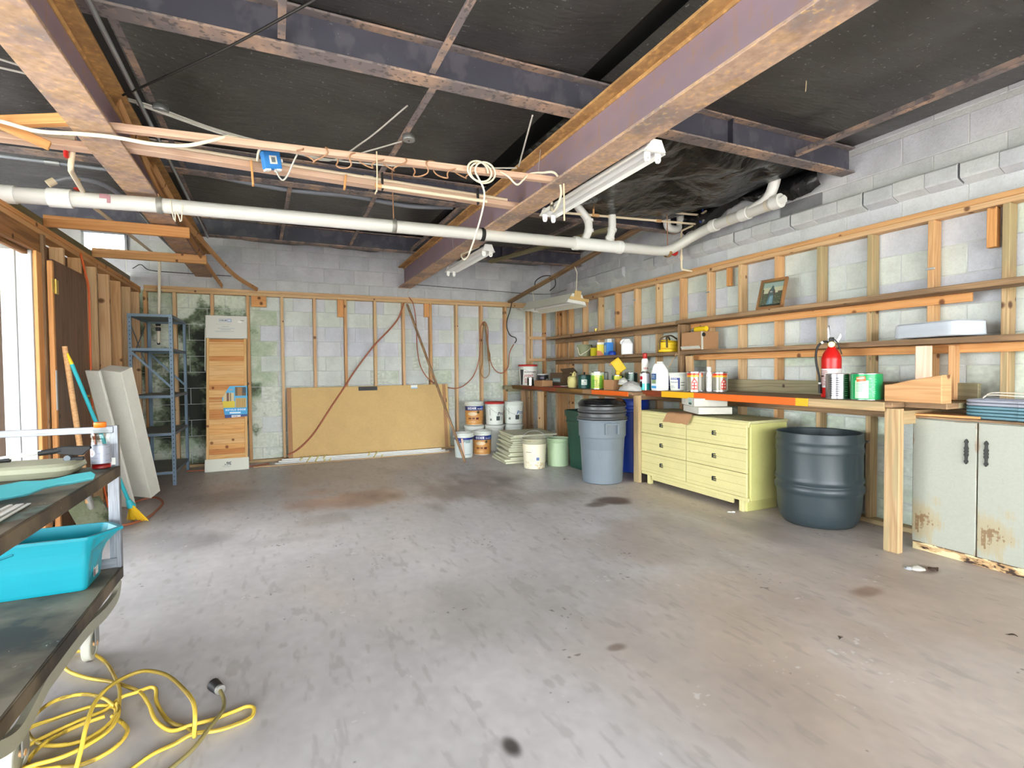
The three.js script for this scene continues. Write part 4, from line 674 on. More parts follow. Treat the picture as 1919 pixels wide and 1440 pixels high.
{
  const t = thing('cardboard_box', 'dark cardboard carton with a teal and white label at the far bench', 'box', [3.86, B1, .98]); part(t, 'carton', cbox(.22, .19, .36, .004), M.cardDark, [0, .096, 0]); part(t, 'flap', cbox(.22, .003, .15, .001), M.cardDark, [-.03, .22, .24], [.5, 0, .1]);
  const g = new THREE.PlaneGeometry(.25, .08); part(t, 'label', g, lab(256, 80, (c, w, h) => { c.fillStyle = '#56493a'; c.fillRect(0, 0, w, h); c.fillStyle = '#7fa5a6'; c.fillRect(10, 14, 230, 54); c.fillStyle = '#e8ece8'; c.font = 'italic bold 44px sans-serif'; c.fillText('Permatex', 20, 58); }), [-.1115, .085, .02], [0, -Math.PI / 2, 0]);
}
solo('booklet', 'red and white booklet lying on the far bench', 'booklet', merge([cbox(.12, .012, .15, .002), at(cbox(.12, .008, .09, .002), 0, .008, .10)]), lab(128, 128, (g, w, h) => { g.fillStyle = '#b8343a'; g.fillRect(0, 0, w, h); g.fillStyle = '#e8e4d8'; g.fillRect(70, 0, 60, h); g.fillStyle = '#d86a6a'; g.beginPath(); g.arc(36, 60, 22, 0, 7); g.fill(); }), [3.58, B1 + .008, 1.42], [0, .2, 0]);
function crumple(r, sx, sy, sz, s, flatY = 0) { const g = new THREE.SphereGeometry(r, 40, 28), p = g.attributes.position; for (let i = 0; i < p.count; i++) { const v = new THREE.Vector3().fromBufferAttribute(p, i).normalize(); const u = Math.atan2(v.z, v.x) / Math.PI / 2 + .5, w = v.y * .5 + .5, k = .78 + .44 * fbm(u, w, 5, 5, 3, s) - .4 * Math.abs(fbm(u, w, 9, 8, 3, s + 7) - .5); p.setXYZ(i, v.x * r * sx * k, Math.max(v.y * r * sy * k, flatY), v.z * r * sz * k); } g.computeVertexNormals(); return g; }
{
  const t = thing('plastic_bag', 'pale yellow paper bag with twisted top on the far bench', 'bag', [3.54, B1, 1.80]);
  const ring = (y, a, b, s) => Array.from({ length: 24 }, (_, i) => { const q = i / 24 * Math.PI * 2, k = 1 + .22 * (fbm(i / 24, y * 4 % 1, 6, 4, 2, s) - .5); return [a * Math.cos(q) * k, y, b * Math.sin(q) * k]; });
  part(t, 'bag', loft([ring(.001, .045, .055, 3), ring(.02, .055, .068, 4), ring(.08, .06, .078, 5), ring(.14, .055, .074, 6), ring(.155, .03, .05, 7)], true, true), M.bagYellow); part(t, 'twisted_top', merge([rod([0, .15, .02], [0, .205, .035], .022, 8, .006), tube([[0, .18, .03], [0, .21, .05], [0, .19, .075], [0, .15, .078]], .006, 12), tube([[0, .18, .0], [0, .195, -.03], [0, .19, -.055]], .005, 10)]), M.bagYellow);
}
{
  const t = can('canister', 'dark green canister with a white label on the far bench', 'canister', [3.53, B1, 2.11], .078, .165, lab(512, 160, (g, w, h) => { g.fillStyle = '#0f4a40'; g.fillRect(0, 0, w, h); g.fillStyle = '#d8dcd4'; g.fillRect(215, 45, 76, 74); g.fillStyle = '#566'; g.fillRect(250, 60, 30, 12); lines(g, 222, 84, 60, 4, 8, '#8a968e'); }), { metal: flat(14, 66, 58, { roughness: .35 }), lid: flat(12, 54, 48, { roughness: .35 }) });
  part(t, 'knob', lathe([[0, .205], [.012, .203], [.014, .195], [.008, .185], [.010, .170], [0, .170]], 14), M.darkMetal);
}
can('paint_can', 'tall can with a lime green and yellow label on the far bench', 'can', [3.53, B1, 2.40], .078, .212, lab(512, 220, (g, w, h) => { g.fillStyle = '#7fb43c'; g.fillRect(0, 0, w, h); g.fillStyle = '#d6cf3a'; g.fillRect(220, 0, 60, h); g.fillStyle = '#cfd8c4'; g.fillRect(0, 0, w, 40); g.fillStyle = '#e8c07a'; g.fillRect(236, 30, 50, 40); lines(g, 190, 100, 110, 7, 16, '#2f6a3a', 6); g.fillStyle = '#e8e030'; g.fillRect(330, 40, 60, h); }, { roughness: .3 }));
can('paint_can', 'silver can behind the lime green can on the far bench', 'can', [3.73, B1, 2.20], .078, .205, lab(512, 220, (g, w, h) => { g.fillStyle = '#8fa69a'; g.fillRect(0, 0, w, h); g.fillStyle = '#e8ece6'; g.fillRect(200, 0, 40, h); g.fillRect(300, 0, 50, h); g.fillStyle = '#2c4a40'; g.fillRect(360, 0, 90, h); }, { metalness: .5, roughness: .3 }));
can('paint_can', 'green can holding up the yellow plastic scoop', 'can', [3.74, B1, 2.52], .068, .17, lab(256, 128, (g, w, h) => { g.fillStyle = '#2f6a3a'; g.fillRect(0, 0, w, h); g.fillStyle = '#d8d23a'; g.fillRect(100, 0, 60, h); }));
{
  const t = thing('scoop', 'bright yellow plastic scoop tilted on top of a green can', 'scoop', [3.74, B1 + .176, 2.53], 0); t.rotation.set(0, toward(-3.7, 5.2), 0);
  const q = part(t, 'blade', cbox(.115, .165, .02, .006), M.yellow, [-.005, .105, 0], [0, 0, -.62]); part(q, 'lip', cbox(.115, .012, .04, .004), M.yellow, [0, .08, -.012]); part(t, 'neck', cbox(.05, .05, .04, .008), M.yellow, [.0, .02, 0]); part(t, 'clip', cbox(.05, .028, .03, .004), M.cardBrown, [.085, .12, .01], [0, 0, -.2]);
}
{
  const t = thing('cardboard_box', 'small open brown box beside the lime green can', 'box', [3.55, B1, 2.67], .12); part(t, 'carton', merge([at(cbox(.10, .004, .16, .001), 0, .003, 0), at(cbox(.004, .115, .16, .001), -.05, .058, 0), at(cbox(.004, .115, .16, .001), .05, .058, 0), at(cbox(.10, .115, .004, .001), 0, .058, .08), at(cbox(.10, .115, .004, .001), 0, .058, -.08)]), M.cardBrown);
}
{
  const t = thing('plastic_bag', 'crumpled clear grey plastic bag lying at the middle of the bench', 'bag', [3.58, B1, 2.99]); part(t, 'bag', crumple(.12, .95, .85, 1.45, 71, -.001), M.bag, [0, .002, 0]); part(t, 'loose_end', crumple(.07, .7, .8, 1.0, 83, -.02), M.bag, [-.02, .085, -.12]); part(t, 'contents', crumple(.08, .8, .6, 1.3, 91, 0), M.paper, [.02, .006, .02]);
}
can('paint_can', 'dark can behind the clear plastic bag', 'can', [3.82, B1, 2.68], .072, .20, lab(512, 160, (g, w, h) => { g.fillStyle = '#143028'; g.fillRect(0, 0, w, h); g.fillStyle = '#9ab4a8'; g.fillRect(238, 0, 50, h); g.fillRect(200, 60, 40, 10); g.fillStyle = '#e4e8c8'; g.fillRect(0, 130, w, 30); }, { roughness: .3 }));
{
  const t = thing('caulk_tube', 'tall white tube with a red cap behind the spray can', 'tube', [3.70, B1, 3.08], toward(-3.7, 4.6)); part(t, 'tube', lathe([[0, 0], [.036, 0], [.037, .004], [.037, .33], [.033, .345], [.024, .355], [0, .355]], 24), M.whiteGloss); part(t, 'cap', lathe([[0, .415], [.022, .413], [.025, .40], [.026, .354], [0, .354]], 20), M.redLid); part(t, 'label', new THREE.CylinderGeometry(.0376, .0376, .2, 24, 1, true), lab(256, 256, (g, w, h) => { g.fillStyle = '#ecebe4'; g.fillRect(0, 0, w, h); g.fillStyle = '#c23b30'; g.fillRect(90, 120, 40, 60); g.font = 'bold 34px sans-serif'; g.fillText('SEAL', 110, 80); lines(g, 100, 200, 60, 4, 12, '#999'); }), [0, .2, 0]);
}
{
  const t = can('spray_can', 'short silver and teal spray can behind the plastic bag', 'spray can', [3.64, B1, 3.155], .054, .20, lab(512, 256, (g, w, h) => { g.fillStyle = '#e8e8ea'; g.fillRect(0, 0, w, h); g.fillStyle = '#2fb0a4'; g.fillRect(0, 150, w, 110); g.fillStyle = '#c02a34'; g.fillRect(150, 40, 70, 50); g.fillStyle = '#2a2a30'; g.fillRect(150, 120, 60, 90); g.fillStyle = '#fff'; g.fillRect(255, 0, 30, h); }, { metalness: .3, roughness: .25 })); part(t, 'dome', lathe([[0, .218], [.02, .216], [.046, .202], [.05, .197], [0, .197]], 20), M.tin);
}
// ---- on the near bench
function jug(label, pos, W, D, Hh, mat, o = {}) {
  const t = thing('plastic_jug', label, 'jug', pos, o.turn ?? toward(-pos[0], 7.746 - pos[2])); const ring = (y, w, d) => Array.from({ length: 28 }, (_, i) => { const a = i / 28 * Math.PI * 2, c = Math.cos(a), s = Math.sin(a), p = .45; return [w * Math.sign(c) * Math.abs(c) ** p, y, d * Math.sign(s) * Math.abs(s) ** p]; });
  part(t, 'bottle', loft([ring(0, W * .46, D * .46), ring(.008, W / 2, D / 2), ring(Hh * .62, W / 2, D / 2), ring(Hh * .70, W * .46, D * .46), ring(Hh * .82, W * .34, D * .32), ring(Hh * .93, W * .22, D * .22), ring(Hh * .935, W * .20, D * .20)], true, true), mat);
  if (!o.nocap) part(t, 'cap', lathe([[0, Hh], [W * .20, Hh], [W * .22, Hh - .004], [W * .22, Hh * .935], [0, Hh * .935]], 18), o.cap ?? M.white);
  part(t, 'handle', tube([[W * .20, Hh * .90, 0], [W * .40, Hh * .86, 0], [W * .50, Hh * .76, 0], [W * .49, Hh * .64, 0]], .013, 20, false, 8), mat);
  return t;
}
{
  const t = jug('large white plastic jug with a blue label standing at the bench seam', [3.63, B2, 3.41], .145, .145, .30, M.whiteGloss, { turn: toward(-3.63, 4.3) + .6 });
  part(t, 'label', new THREE.PlaneGeometry(.085, .15), lab(128, 220, (g, w, h) => { g.fillStyle = '#e4ecf2'; g.fillRect(0, 0, w, h); g.fillStyle = '#2e5f96'; g.fillRect(0, 0, w, 90); g.fillStyle = '#8aa070'; g.fillRect(10, 90, w - 20, 60); g.fillStyle = '#3a9cd8'; g.fillRect(0, 185, w, 35); lines(g, 14, 20, 90, 4, 14, '#dfe8f2', 5); }), [.073, .10, -.0] , [0, Math.PI / 2, 0]);
}
solo('stir_stick', 'thin wooden stir stick leaning above the white jug', 'stick', bar([3.70, 1.20, 3.46], [3.75, 1.345, 3.52], .016, .004), M.pine[1]);
pail('deep blue plastic pail hidden behind the white jug', [3.86, B2, 3.30], .105, .095, .165, M.blue, { bail: .8 });
const labTub = lab(768, 256, (g, w, h) => { g.fillStyle = '#e6e8da'; g.fillRect(0, 0, w, h); g.fillStyle = '#2b3a90'; g.fillRect(250, 30, 130, 34); g.fillRect(372, 30, 26, 200); g.fillStyle = '#f0f2ea'; g.font = 'bold 26px sans-serif'; g.fillText('CEILING', 256, 56); g.fillStyle = '#3d448a'; g.font = 'bold 40px sans-serif'; g.fillText('Texture', 240, 122); g.fillStyle = '#40424e'; g.fillRect(410, 110, 60, 10); g.fillRect(410, 160, 60, 10); lines(g, 245, 170, 110, 3, 18, '#8288a8', 6); });
pail('white plastic tub with blue lettering beside the white jug', [3.76, B2, 3.545], .094, .080, .185, M.pailWhite, { name: 'plastic_tub', cat: 'tub', label: labTub, lo: .04, hi: .8 });
pail('white plastic tub half hidden behind the red and orange cans', [3.93, B2, 3.67], .094, .080, .19, M.pailWhite, { name: 'plastic_tub', cat: 'tub', label: labTub, lo: .04, hi: .8, turn: 1.4 });
const labHouse = lab(768, 256, (g, w, h) => { g.fillStyle = '#8f8b7c'; g.fillRect(0, 0, w, h); g.fillStyle = '#d43a22'; g.fillRect(0, 0, w, 30); g.fillStyle = '#f0a81e'; g.fillRect(0, 30, w, 26); g.fillStyle = '#d0392f'; g.beginPath(); g.moveTo(330, 130); g.lineTo(378, 70); g.lineTo(426, 130); g.lineTo(426, 240); g.lineTo(330, 240); g.fill(); g.fillStyle = '#e8e4d8'; g.beginPath(); g.moveTo(356, 132); g.lineTo(378, 100); g.lineTo(400, 132); g.fill(); for (const [x, y] of [[344, 150], [386, 150], [344, 196], [386, 196]]) { g.fillRect(x, y, 26, 10); g.fillRect(x, y + 16, 26, 6); } g.fillStyle = '#e6e6e2'; g.fillRect(450, 0, 46, h); }, { metalness: .35, roughness: .28 });
can('paint_can', 'silver paint can with a red house label under an orange stripe, front one', 'can', [3.68, B2, 3.855], .073, .196, labHouse, { lm: .03 });
can('paint_can', 'silver paint can with a red house label, behind and right of its twin', 'can', [3.87, B2, 3.985], .068, .190, labHouse, { lm: .03, turn: toward(-3.9, 3.8) + .55 });
{
  const t = thing('plastic_bottle', 'slim white bottle standing between the two red house cans', 'bottle', [3.795, B2, 3.92], toward(-3.8, 3.8)); part(t, 'bottle', lathe([[0, 0], [.026, 0], [.028, .006], [.028, .165], [.022, .185], [.014, .195], [.014, .20], [0, .20]], 20), M.whiteGloss); part(t, 'cap', lathe([[0, .24], [.021, .239], [.022, .234], [.022, .20], [0, .20]], 16), M.white); part(t, 'label', new THREE.CylinderGeometry(.0284, .0284, .12, 20, 1, true), lab(256, 160, (g, w, h) => { g.fillStyle = '#e6e8e0'; g.fillRect(0, 0, w, h); lines(g, 90, 10, 70, 9, 16, '#b8bab4', 6); }), [0, .09, 0]);
}
{ // fire extinguisher
  const t = thing('fire_extinguisher', 'red fire extinguisher with a black hose standing on the near bench', 'fire extinguisher', [3.80, B2, 5.135], toward(-3.8, 2.6)); const r = .066;
  part(t, 'cylinder', lathe([[0, 0], [r - .004, 0], [r, .006], [r, .285], [r * .97, .30], [r * .82, .33], [r * .52, .362], [r * .36, .38], [r * .34, .405], [0, .405]], 32), M.red);
  part(t, 'label', new THREE.CylinderGeometry(r + .0006, r + .0006, .14, 32, 1, true), lab(512, 180, (g, w, h) => { g.fillStyle = '#c81e1a'; g.fillRect(0, 0, w, h); g.fillStyle = '#dcd6d2'; g.fillRect(120, 0, 270, h); lines(g, 140, 16, 100, 10, 15, '#a04a46', 6); g.fillStyle = '#2a2a2a'; g.fillRect(120, 64, 70, 12); }), [0, .145, 0]);
  part(t, 'gauge', rod([0, .395, -.022], [0, .395, -.036], .021, 20), M.white); part(t, 'gauge_ring', at(new THREE.TorusGeometry(.021, .003, 6, 20), 0, .395, -.034), M.brass);
  part(t, 'valve', merge([at(cbox(.034, .05, .03, .004), 0, .425, 0), rod([0, .40, 0], [0, .415, 0], .022, 14)]), M.darkMetal);
  part(t, 'lever', ext([[.0, 0], [.014, .01], [.024, .085], [.018, .10], [.008, .06]], .018, .001), M.tin, [.012, .43, -.009], [0, 0, .1]); part(t, 'carry_handle', ext([[-.01, 0], [-.028, .02], [-.046, .062], [-.05, .03], [-.03, -.01]], .018, .001), M.tin, [-.012, .42, -.009]);
  part(t, 'hose', tube([[.02, .415, 0], [.05, .418, 0], [.085, .39, .0], [.10, .33, -.01], [.096, .25, -.02], [.078, .16, -.03], [.073, .09, -.035]], .008, 40, false, 9), M.black); part(t, 'nozzle', rod([.073, .10, -.035], [.072, .03, -.036], .011, 12), M.black); part(t, 'hose_collar', merge([rod([.055, .418, 0], [.068, .408, 0], .0105, 12), rod([.0735, .112, -.034], [.073, .098, -.035], .0105, 12)]), M.white);
  part(t, 'pull_wire', tube([[-.005, .44, -.02], [-.03, .42, -.03], [-.05, .37, -.03], [-.066, .32, -.02]], .004, 16), M.wireBlack); part(t, 'mount_pin', rod([.012, .47, 0], [.018, .54, .0], .003, 6), M.wireBlack);
}
can('paint_can', 'shiny silver can with printed bars in front of the fire extinguisher', 'can', [3.665, B2, 5.275], .074, .180, lab(768, 220, (g, w, h) => { g.fillStyle = '#a3a2a2'; g.fillRect(0, 0, w, h); g.fillStyle = '#3d5a44'; g.fillRect(452, 0, 90, h); for (let i = 0; i < 10; i++) { g.fillStyle = i % 2 ? '#e8e8d0' : '#a8b89a'; g.fillRect(460, 12 + i * 20, 46, 5); } lines(g, 300, 30, 60, 9, 20, '#4c4c4e', 7); lines(g, 366, 30, 50, 9, 20, '#4c4c4e', 7); g.fillStyle = '#8d8d8e'; g.fillRect(270, 0, 14, h); }, { metalness: .8, roughness: .22 }), { lm: .014 });
can('paint_can', 'large bright green can with a pale label beside the silver can', 'can', [3.70, B2, 5.455], .093, .184, lab(768, 240, (g, w, h) => { g.fillStyle = '#149a58'; g.fillRect(0, 0, w, h); g.fillStyle = '#bcd8b8'; g.fillRect(290, 60, 110, 170); g.fillStyle = '#e2e6cc'; g.fillRect(340, 180, 50, 34); g.save(); g.translate(338, 46); g.rotate(-.12); g.fillStyle = '#d8622e'; g.fillRect(-36, -22, 76, 46); g.fillStyle = '#f0d9a8'; g.fillRect(-30, -14, 62, 14); g.restore(); lines(g, 300, 84, 80, 6, 15, '#6fae84', 5); g.fillStyle = 'rgba(215,240,225,.5)'; for (let i = 0; i < 26; i++) g.fillRect(400 + hsh(i, 2, 3) * 50, 30 + hsh(i, 4, 5) * 180, 4 + hsh(i, 6, 7) * 14, 5); }, { roughness: .3 }), { lm: .012 });
// ---- lower shelf
const S1 = 1.371;
{
  const t = pail('small grey green square bucket with a white handle on the lower shelf', [3.99, S1, 1.38], .105, .085, .165, flat(142, 146, 112, { roughness: .5 }), {}); part(t, 'handle', tube([[-.10, .15, -.02], [-.07, .10, -.09], [.0, .05, -.105], [.06, .02, -.10], [.10, .15, -.02]], .006, 24), M.wireCream);
}
solo('small_box', 'little yellow box on the lower shelf, right of the grey green bucket', 'box', cbox(.06, .11, .06, .002), lab(128, 128, (g, w, h) => { g.fillStyle = '#d8d028'; g.fillRect(0, 0, w, h); g.fillStyle = '#2f8a40'; g.fillRect(0, 0, w, 20); g.fillStyle = '#f2ecc0'; g.fillRect(30, 40, 60, 40); }), [3.96, S1 + .056, 1.66]);
solo('small_box', 'yellow and green carton on the lower shelf, with a red picture', 'box', cbox(.10, .175, .13, .002), lab(128, 192, (g, w, h) => { g.fillStyle = '#e8d420'; g.fillRect(0, 0, w, h); g.fillStyle = '#2c7a40'; g.fillRect(90, 0, 38, h); g.fillStyle = '#e8e6d8'; g.fillRect(64, 0, 12, h); g.fillStyle = '#c8641e'; g.beginPath(); g.arc(36, 100, 18, 0, 7); g.fill(); g.fillStyle = '#9ab020'; g.fillRect(10, 150, 50, 14); }), [3.98, S1 + .088, 1.80], [0, -.5, 0]);
{
  const t = thing('small_box', 'light blue carton with a white top on the lower shelf', 'box', [3.98, S1, 1.985], -.3); part(t, 'carton', cbox(.09, .165, .115, .002), M.blueBox, [0, .0835, 0]); part(t, 'top_flap', cbox(.06, .05, .08, .002), M.white, [0, .19, 0]); part(t, 'label', new THREE.PlaneGeometry(.09, .10), lab(128, 128, (g, w, h) => { g.fillStyle = '#86b8dc'; g.fillRect(0, 0, w, h); lines(g, 20, 20, 80, 6, 17, '#e4eef6', 6); }), [-.0455, .085, 0], [0, -Math.PI / 2, 0]);
}
solo('plastic_scoop', 'round deep blue plastic scoop in front of the light blue carton', 'scoop', lathe([[0, .05], [.035, .05], [.05, .035], [.054, .0], [.05, 0], [.03, .03], [0, .03]], 22), M.blue, [3.935, S1, 2.13]);
jug('white plastic jug alone on the lower shelf', [4.0, S1, 2.36], .15, .12, .205, M.whiteGloss, { nocap: true });
{
  const t = thing('strap_roll', 'coil of yellow webbing with brown strap ends on the lower shelf', 'strap', [3.99, S1, 3.12], .2); part(t, 'coil', lathe([[.045, .004], [.102, .0], [.108, .01], [.104, .05], [.108, .10], [.098, .118], [.05, .112]], 30), M.yellow); part(t, 'wrap', tube(Array.from({ length: 40 }, (_, i) => { const a = i / 40 * Math.PI * 2 * 3; return [(.112 - .02 * (i / 40)) * Math.cos(a), .02 + .13 * (i / 40), (.112 - .02 * (i / 40)) * Math.sin(a)]; }), .006, 100, false, 6), M.straw); part(t, 'strap_end', merge([tube([[-.10, .05, .06], [-.09, .13, .05], [-.03, .165, .0], [.05, .17, -.03], [.09, .14, -.05]], .010, 30, false, 6), tube([[-.11, .03, -.03], [-.10, .15, -.02], [0, .185, .03], [.08, .15, .05]], .009, 30, false, 6)]), M.cardDark);
}
{
  const t = thing('cardboard_box', 'torn brown cardboard box on the lower shelf, yellow can on top', 'box', [3.985, 1.3765, 3.60]); part(t, 'carton', cbox(.215, .185, .30, .004), M.cardBrown, [0, .0935, 0]); part(t, 'corner_tape', cbox(.02, .18, .012, .002), M.paper, [-.109, .092, .148], [0, 0, .03]); part(t, 'torn_flap', sheet(12, 4, (u, v) => [-.110 - .02 * v * (.5 + fbm(u, v, 6, 3, 2, 71)), .012 + .03 * v, -.14 + .27 * u]), M.paper); part(t, 'bump', rod([-.10, .15, .155], [-.10, .15, .165], .02, 12), M.blackGloss);
}
{
  const t = thing('spray_can', 'yellow spray can lying on the torn cardboard box', 'spray can', [3.95, 1.3765 + .187 + .0265, 3.63]); part(t, 'can', rod([0, 0, -.05], [0, 0, .10], .026, 20), M.yellow); part(t, 'shoulder', rod([0, 0, -.05], [0, 0, -.066], .026, 20, .016), M.tin); part(t, 'cap', rod([0, 0, -.066], [0, 0, -.09], .017, 16), M.galv);
}
{
  const t = thing('plastic_tray', 'pale grey plastic tray turned upside down on the lower shelf', 'tray', [3.975, 1.377, 5.74], -.28); const ring = (y, w, d, r) => Array.from({ length: 32 }, (_, i) => { const a = i / 32 * Math.PI * 2, c = Math.cos(a), s = Math.sin(a), p = .28; return [w * Math.sign(c) * Math.abs(c) ** p, y, d * Math.sign(s) * Math.abs(s) ** p]; });
  part(t, 'tray', loft([ring(.006, .120, .225), ring(.012, .126, .232), ring(.02, .126, .232), ring(.092, .122, .228), ring(.102, .112, .216)], true, true), std({ map: wearMap, color: C(206, 214, 224), roughness: .4 }));
}
// ---- upper shelf
{
  const W = .255, Hh = .285, t = thing('framed_picture', 'small framed picture of a robed figure leaning on the upper shelf', 'picture', [3.962, 1.7065, 4.45], -Math.PI / 2 + .10); t.rotation.order = 'YXZ'; t.rotation.x = -.30;
  for (const [n, w, h, x, y] of [['frame_rail', W, .028, 0, .014], ['frame_rail', W, .028, 0, Hh - .014], ['frame_stile', .028, Hh, -W / 2 + .014, Hh / 2], ['frame_stile', .028, Hh, W / 2 - .014, Hh / 2]]) part(t, n, cbox(w, h, .022, .005), M.header, [x, y, 0]);
  part(t, 'mat_strip', merge([at(cbox(.012, Hh - .05, .01, .002), -W / 2 + .034, Hh / 2, .004), at(cbox(W - .06, .010, .01, .002), 0, Hh - .033, .004)]), M.weathered);
  part(t, 'print', new THREE.PlaneGeometry(W - .05, Hh - .05), std({ map: canvasTex(320, 360, (g, w, h) => {
    g.fillStyle = '#a9b7b4'; g.fillRect(0, 0, w, h * .35); g.fillStyle = '#d6cdb0'; g.fillRect(0, h * .25, w, h * .25); g.fillStyle = '#5d6152'; g.fillRect(0, h * .48, w, h); g.fillStyle = '#8a8468'; for (let i = 0; i < 60; i++) g.fillRect(hsh(i, 1, 8) * w, h * .5 + hsh(i, 2, 8) * h * .45, 10 + 20 * hsh(i, 3, 8), 6); g.fillStyle = '#6d5a4c'; g.fillRect(0, h * .3, 40, h * .4); g.fillRect(w - 70, h * .42, 70, 30);
    g.fillStyle = '#6b4a40'; g.beginPath(); g.ellipse(160, 180, 52, 80, 0, 0, 7); g.fill(); g.fillStyle = '#5f6f72'; g.beginPath(); g.moveTo(160, 60); g.quadraticCurveTo(190, 80, 190, 150); g.lineTo(205, 320); g.lineTo(110, 325); g.quadraticCurveTo(120, 150, 135, 110); g.fill(); g.fillStyle = '#6e94aa'; g.beginPath(); g.moveTo(140, 210); g.lineTo(190, 205); g.lineTo(200, 330); g.lineTo(105, 335); g.fill(); g.fillStyle = '#b9c6cc'; g.fillRect(150, 220, 8, 105); g.fillRect(172, 220, 6, 100); g.fillStyle = '#c4b4b0'; g.beginPath(); g.ellipse(150, 152, 22, 10, 0, 0, 7); g.fill(); g.fillStyle = '#3a3a34'; g.fillRect(0, h - 24, w, 24);
  }), roughness: .35 }), [0, Hh / 2, .006]); part(t, 'glass', cbox(W - .05, Hh - .05, .002, .0005), new THREE.MeshPhysicalMaterial({ roughness: .05, transmission: 1, thickness: 0, color: C(250, 252, 250) }), [0, Hh / 2, .010]);
}
solo('small_cup', 'tiny brass cup on the far part of the upper shelf', 'cup', lathe([[0, 0], [.018, 0], [.022, .004], [.026, .04], [.024, .04], [.02, .006], [0, .006]], 16), M.brass, [3.96, 1.7005, 1.72]);
solo('stir_stick', 'thin pale stick lying on the far part of the upper shelf', 'stick', bar([3.94, 1.704, 2.02], [3.95, 1.735, 2.32], .012, .005), M.pinePale);
// ---- under the bench and on the floor along the right wall
{
  const t = thing('dresser', 'pale yellow six-drawer dresser standing under the workbench', 'dresser', [3.49, 0, 0]); const z0 = 3.275, z1 = 4.665, D = .44, top = .755, b = .10;
  part(t, 'carcass', cbox(D - .02, top - .02 - b, z1 - z0, .004), M.dresserSide, [D / 2 + .005, (b + top - .02) / 2, (z0 + z1) / 2]); part(t, 'top', cbox(D + .006, .024, z1 - z0 + .01, .004), std({ map: wearMap, color: C(196, 192, 142), roughness: .6 }), [D / 2, top - .008, (z0 + z1) / 2]); part(t, 'top_edge', cbox(.014, .04, z1 - z0 + .004, .003), M.dresser, [-.002, top - .026, (z0 + z1) / 2]);
  part(t, 'bottom_rail', cbox(.016, .03, z1 - z0, .003), M.dresser, [-.001, b + .012, (z0 + z1) / 2]);
  M.dresserLine = flat(164, 152, 100); const zm = 3.955; for (const [a, c] of [[z0 + .006, zm - .003], [zm + .003, z1 - .016]]) for (let k = 0; k < 3; k++) {
    const hh = .196, y = b + .03 + hh / 2 + k * (hh + .004); const d = part(t, 'drawer', cbox(.02, hh, c - a, .003), M.dresser, [-.004, y, (a + c) / 2]);
    const gr = []; for (const gy of [-.067, .0, .067]) gr.push(at(cbox(.002, .0025, c - a - .01, .0005), -.0095, gy, 0)); stuff(part(d, 'groove', merge(gr), M.dresserLine)); part(d, 'pull', merge([at(cbox(.010, .036, .014, .002), -.014, .0, -.016), at(cbox(.010, .010, .044, .002), -.014, .0, .002), at(cbox(.010, .008, .036, .002), -.014, .016, .0), at(cbox(.010, .008, .036, .002), -.014, -.015, .006)]), M.darkMetal);
  }
  part(t, 'plinth', cbox(.02, .055, 1.06, .004), M.dresser, [.03, .075, (z0 + z1) / 2 - .02]); part(t, 'plinth', cbox(D - .09, .10, .022, .004), M.dresserSide, [D / 2, .05, z1 - .075]);
  for (const z of [z0 + .11, z1 - .095]) for (const x of [.035, D - .06]) part(t, 'leg', cbox(.045, .10, .045, .004), M.dresser, [x, .05, z]);
}
{
  const Y = .767, f = Math.PI / 2;
  const g = sheet(20, 16, (u, v) => { const x = -.10 + v * .26, z = (u - .5) * .34 + .06 * v; const n = fbm(u, v, 4, 4, 3, 991) - .5; let y = .002 + .012 * Math.max(0, n), X = x; if (x < -.0) { y = .002 + x * .95 + .02 * n; X = x * .35 - .012; } return [X, y, z + .03 * n]; }); solo('brown_paper', 'torn brown paper hanging over the top edge of the dresser', 'paper', g, M.cardBrown, [3.475, Y, 3.86]);
  const lb = lab(256, 64, (c, w, h) => { c.fillStyle = '#dddacb'; c.fillRect(0, 0, w, h); c.fillStyle = '#b8cfc6'; c.fillRect(150, 6, 90, 50); c.fillStyle = '#2c5a4c'; c.fillRect(160, 38, 70, 18); lines(c, 20, 16, 60, 4, 9, '#a4a4a0'); });
  const mk = (label, x, y, z, w, h, d, r, m) => { const t = thing('flat_box', label, 'box', [x, y, z], r); part(t, 'carton', cbox(w, h, d, .004), m, [0, h / 2, 0]); return t; };
  mk('lower of two flat white boxes stacked on the dresser', 3.66, Y + .012, 4.03, .30, .062, .42, -.42, M.paper); const t = mk('upper flat white box with a green label, lying open on the dresser', 3.68, Y + .076, 3.97, .30, .075, .40, -.46, M.paper);
  part(t, 'label', new THREE.PlaneGeometry(.30, .07), lb, [-.1505, .038, 0], [0, -f, 0]); part(t, 'raised_flap', cbox(.26, .003, .15, .001), M.paper, [.0, .098, -.15], [.45, 0, 0]);
}
{ // grey trash can with dark spare tops stacked in it
  const t = thing('trash_can', 'round grey trash can with dark spare tops stacked on it', 'trash can', [3.155, 0, 3.055], 0); const h = .665;
  part(t, 'body', lathe([[0, .004], [.20, 0], [.21, .012], [.232, h * .70], [.236, h * .72], [.246, h * .74], [.250, h - .02], [.262, h - .015], [.264, h], [.252, h + .002], [.246, h - .01], [.205, .02], [0, .016]], 48), M.canGrey);
  for (const s of [0, Math.PI]) part(t, 'grip_handle', merge([at(cbox(.15, .018, .032, .004), 0, h - .035, -.262), at(cbox(.018, .11, .032, .004), -.066, h - .085, -.258), at(cbox(.018, .11, .032, .004), .066, h - .085, -.258)]), M.canGrey, null, [0, toward(-.2, 1) + s, 0]);
}
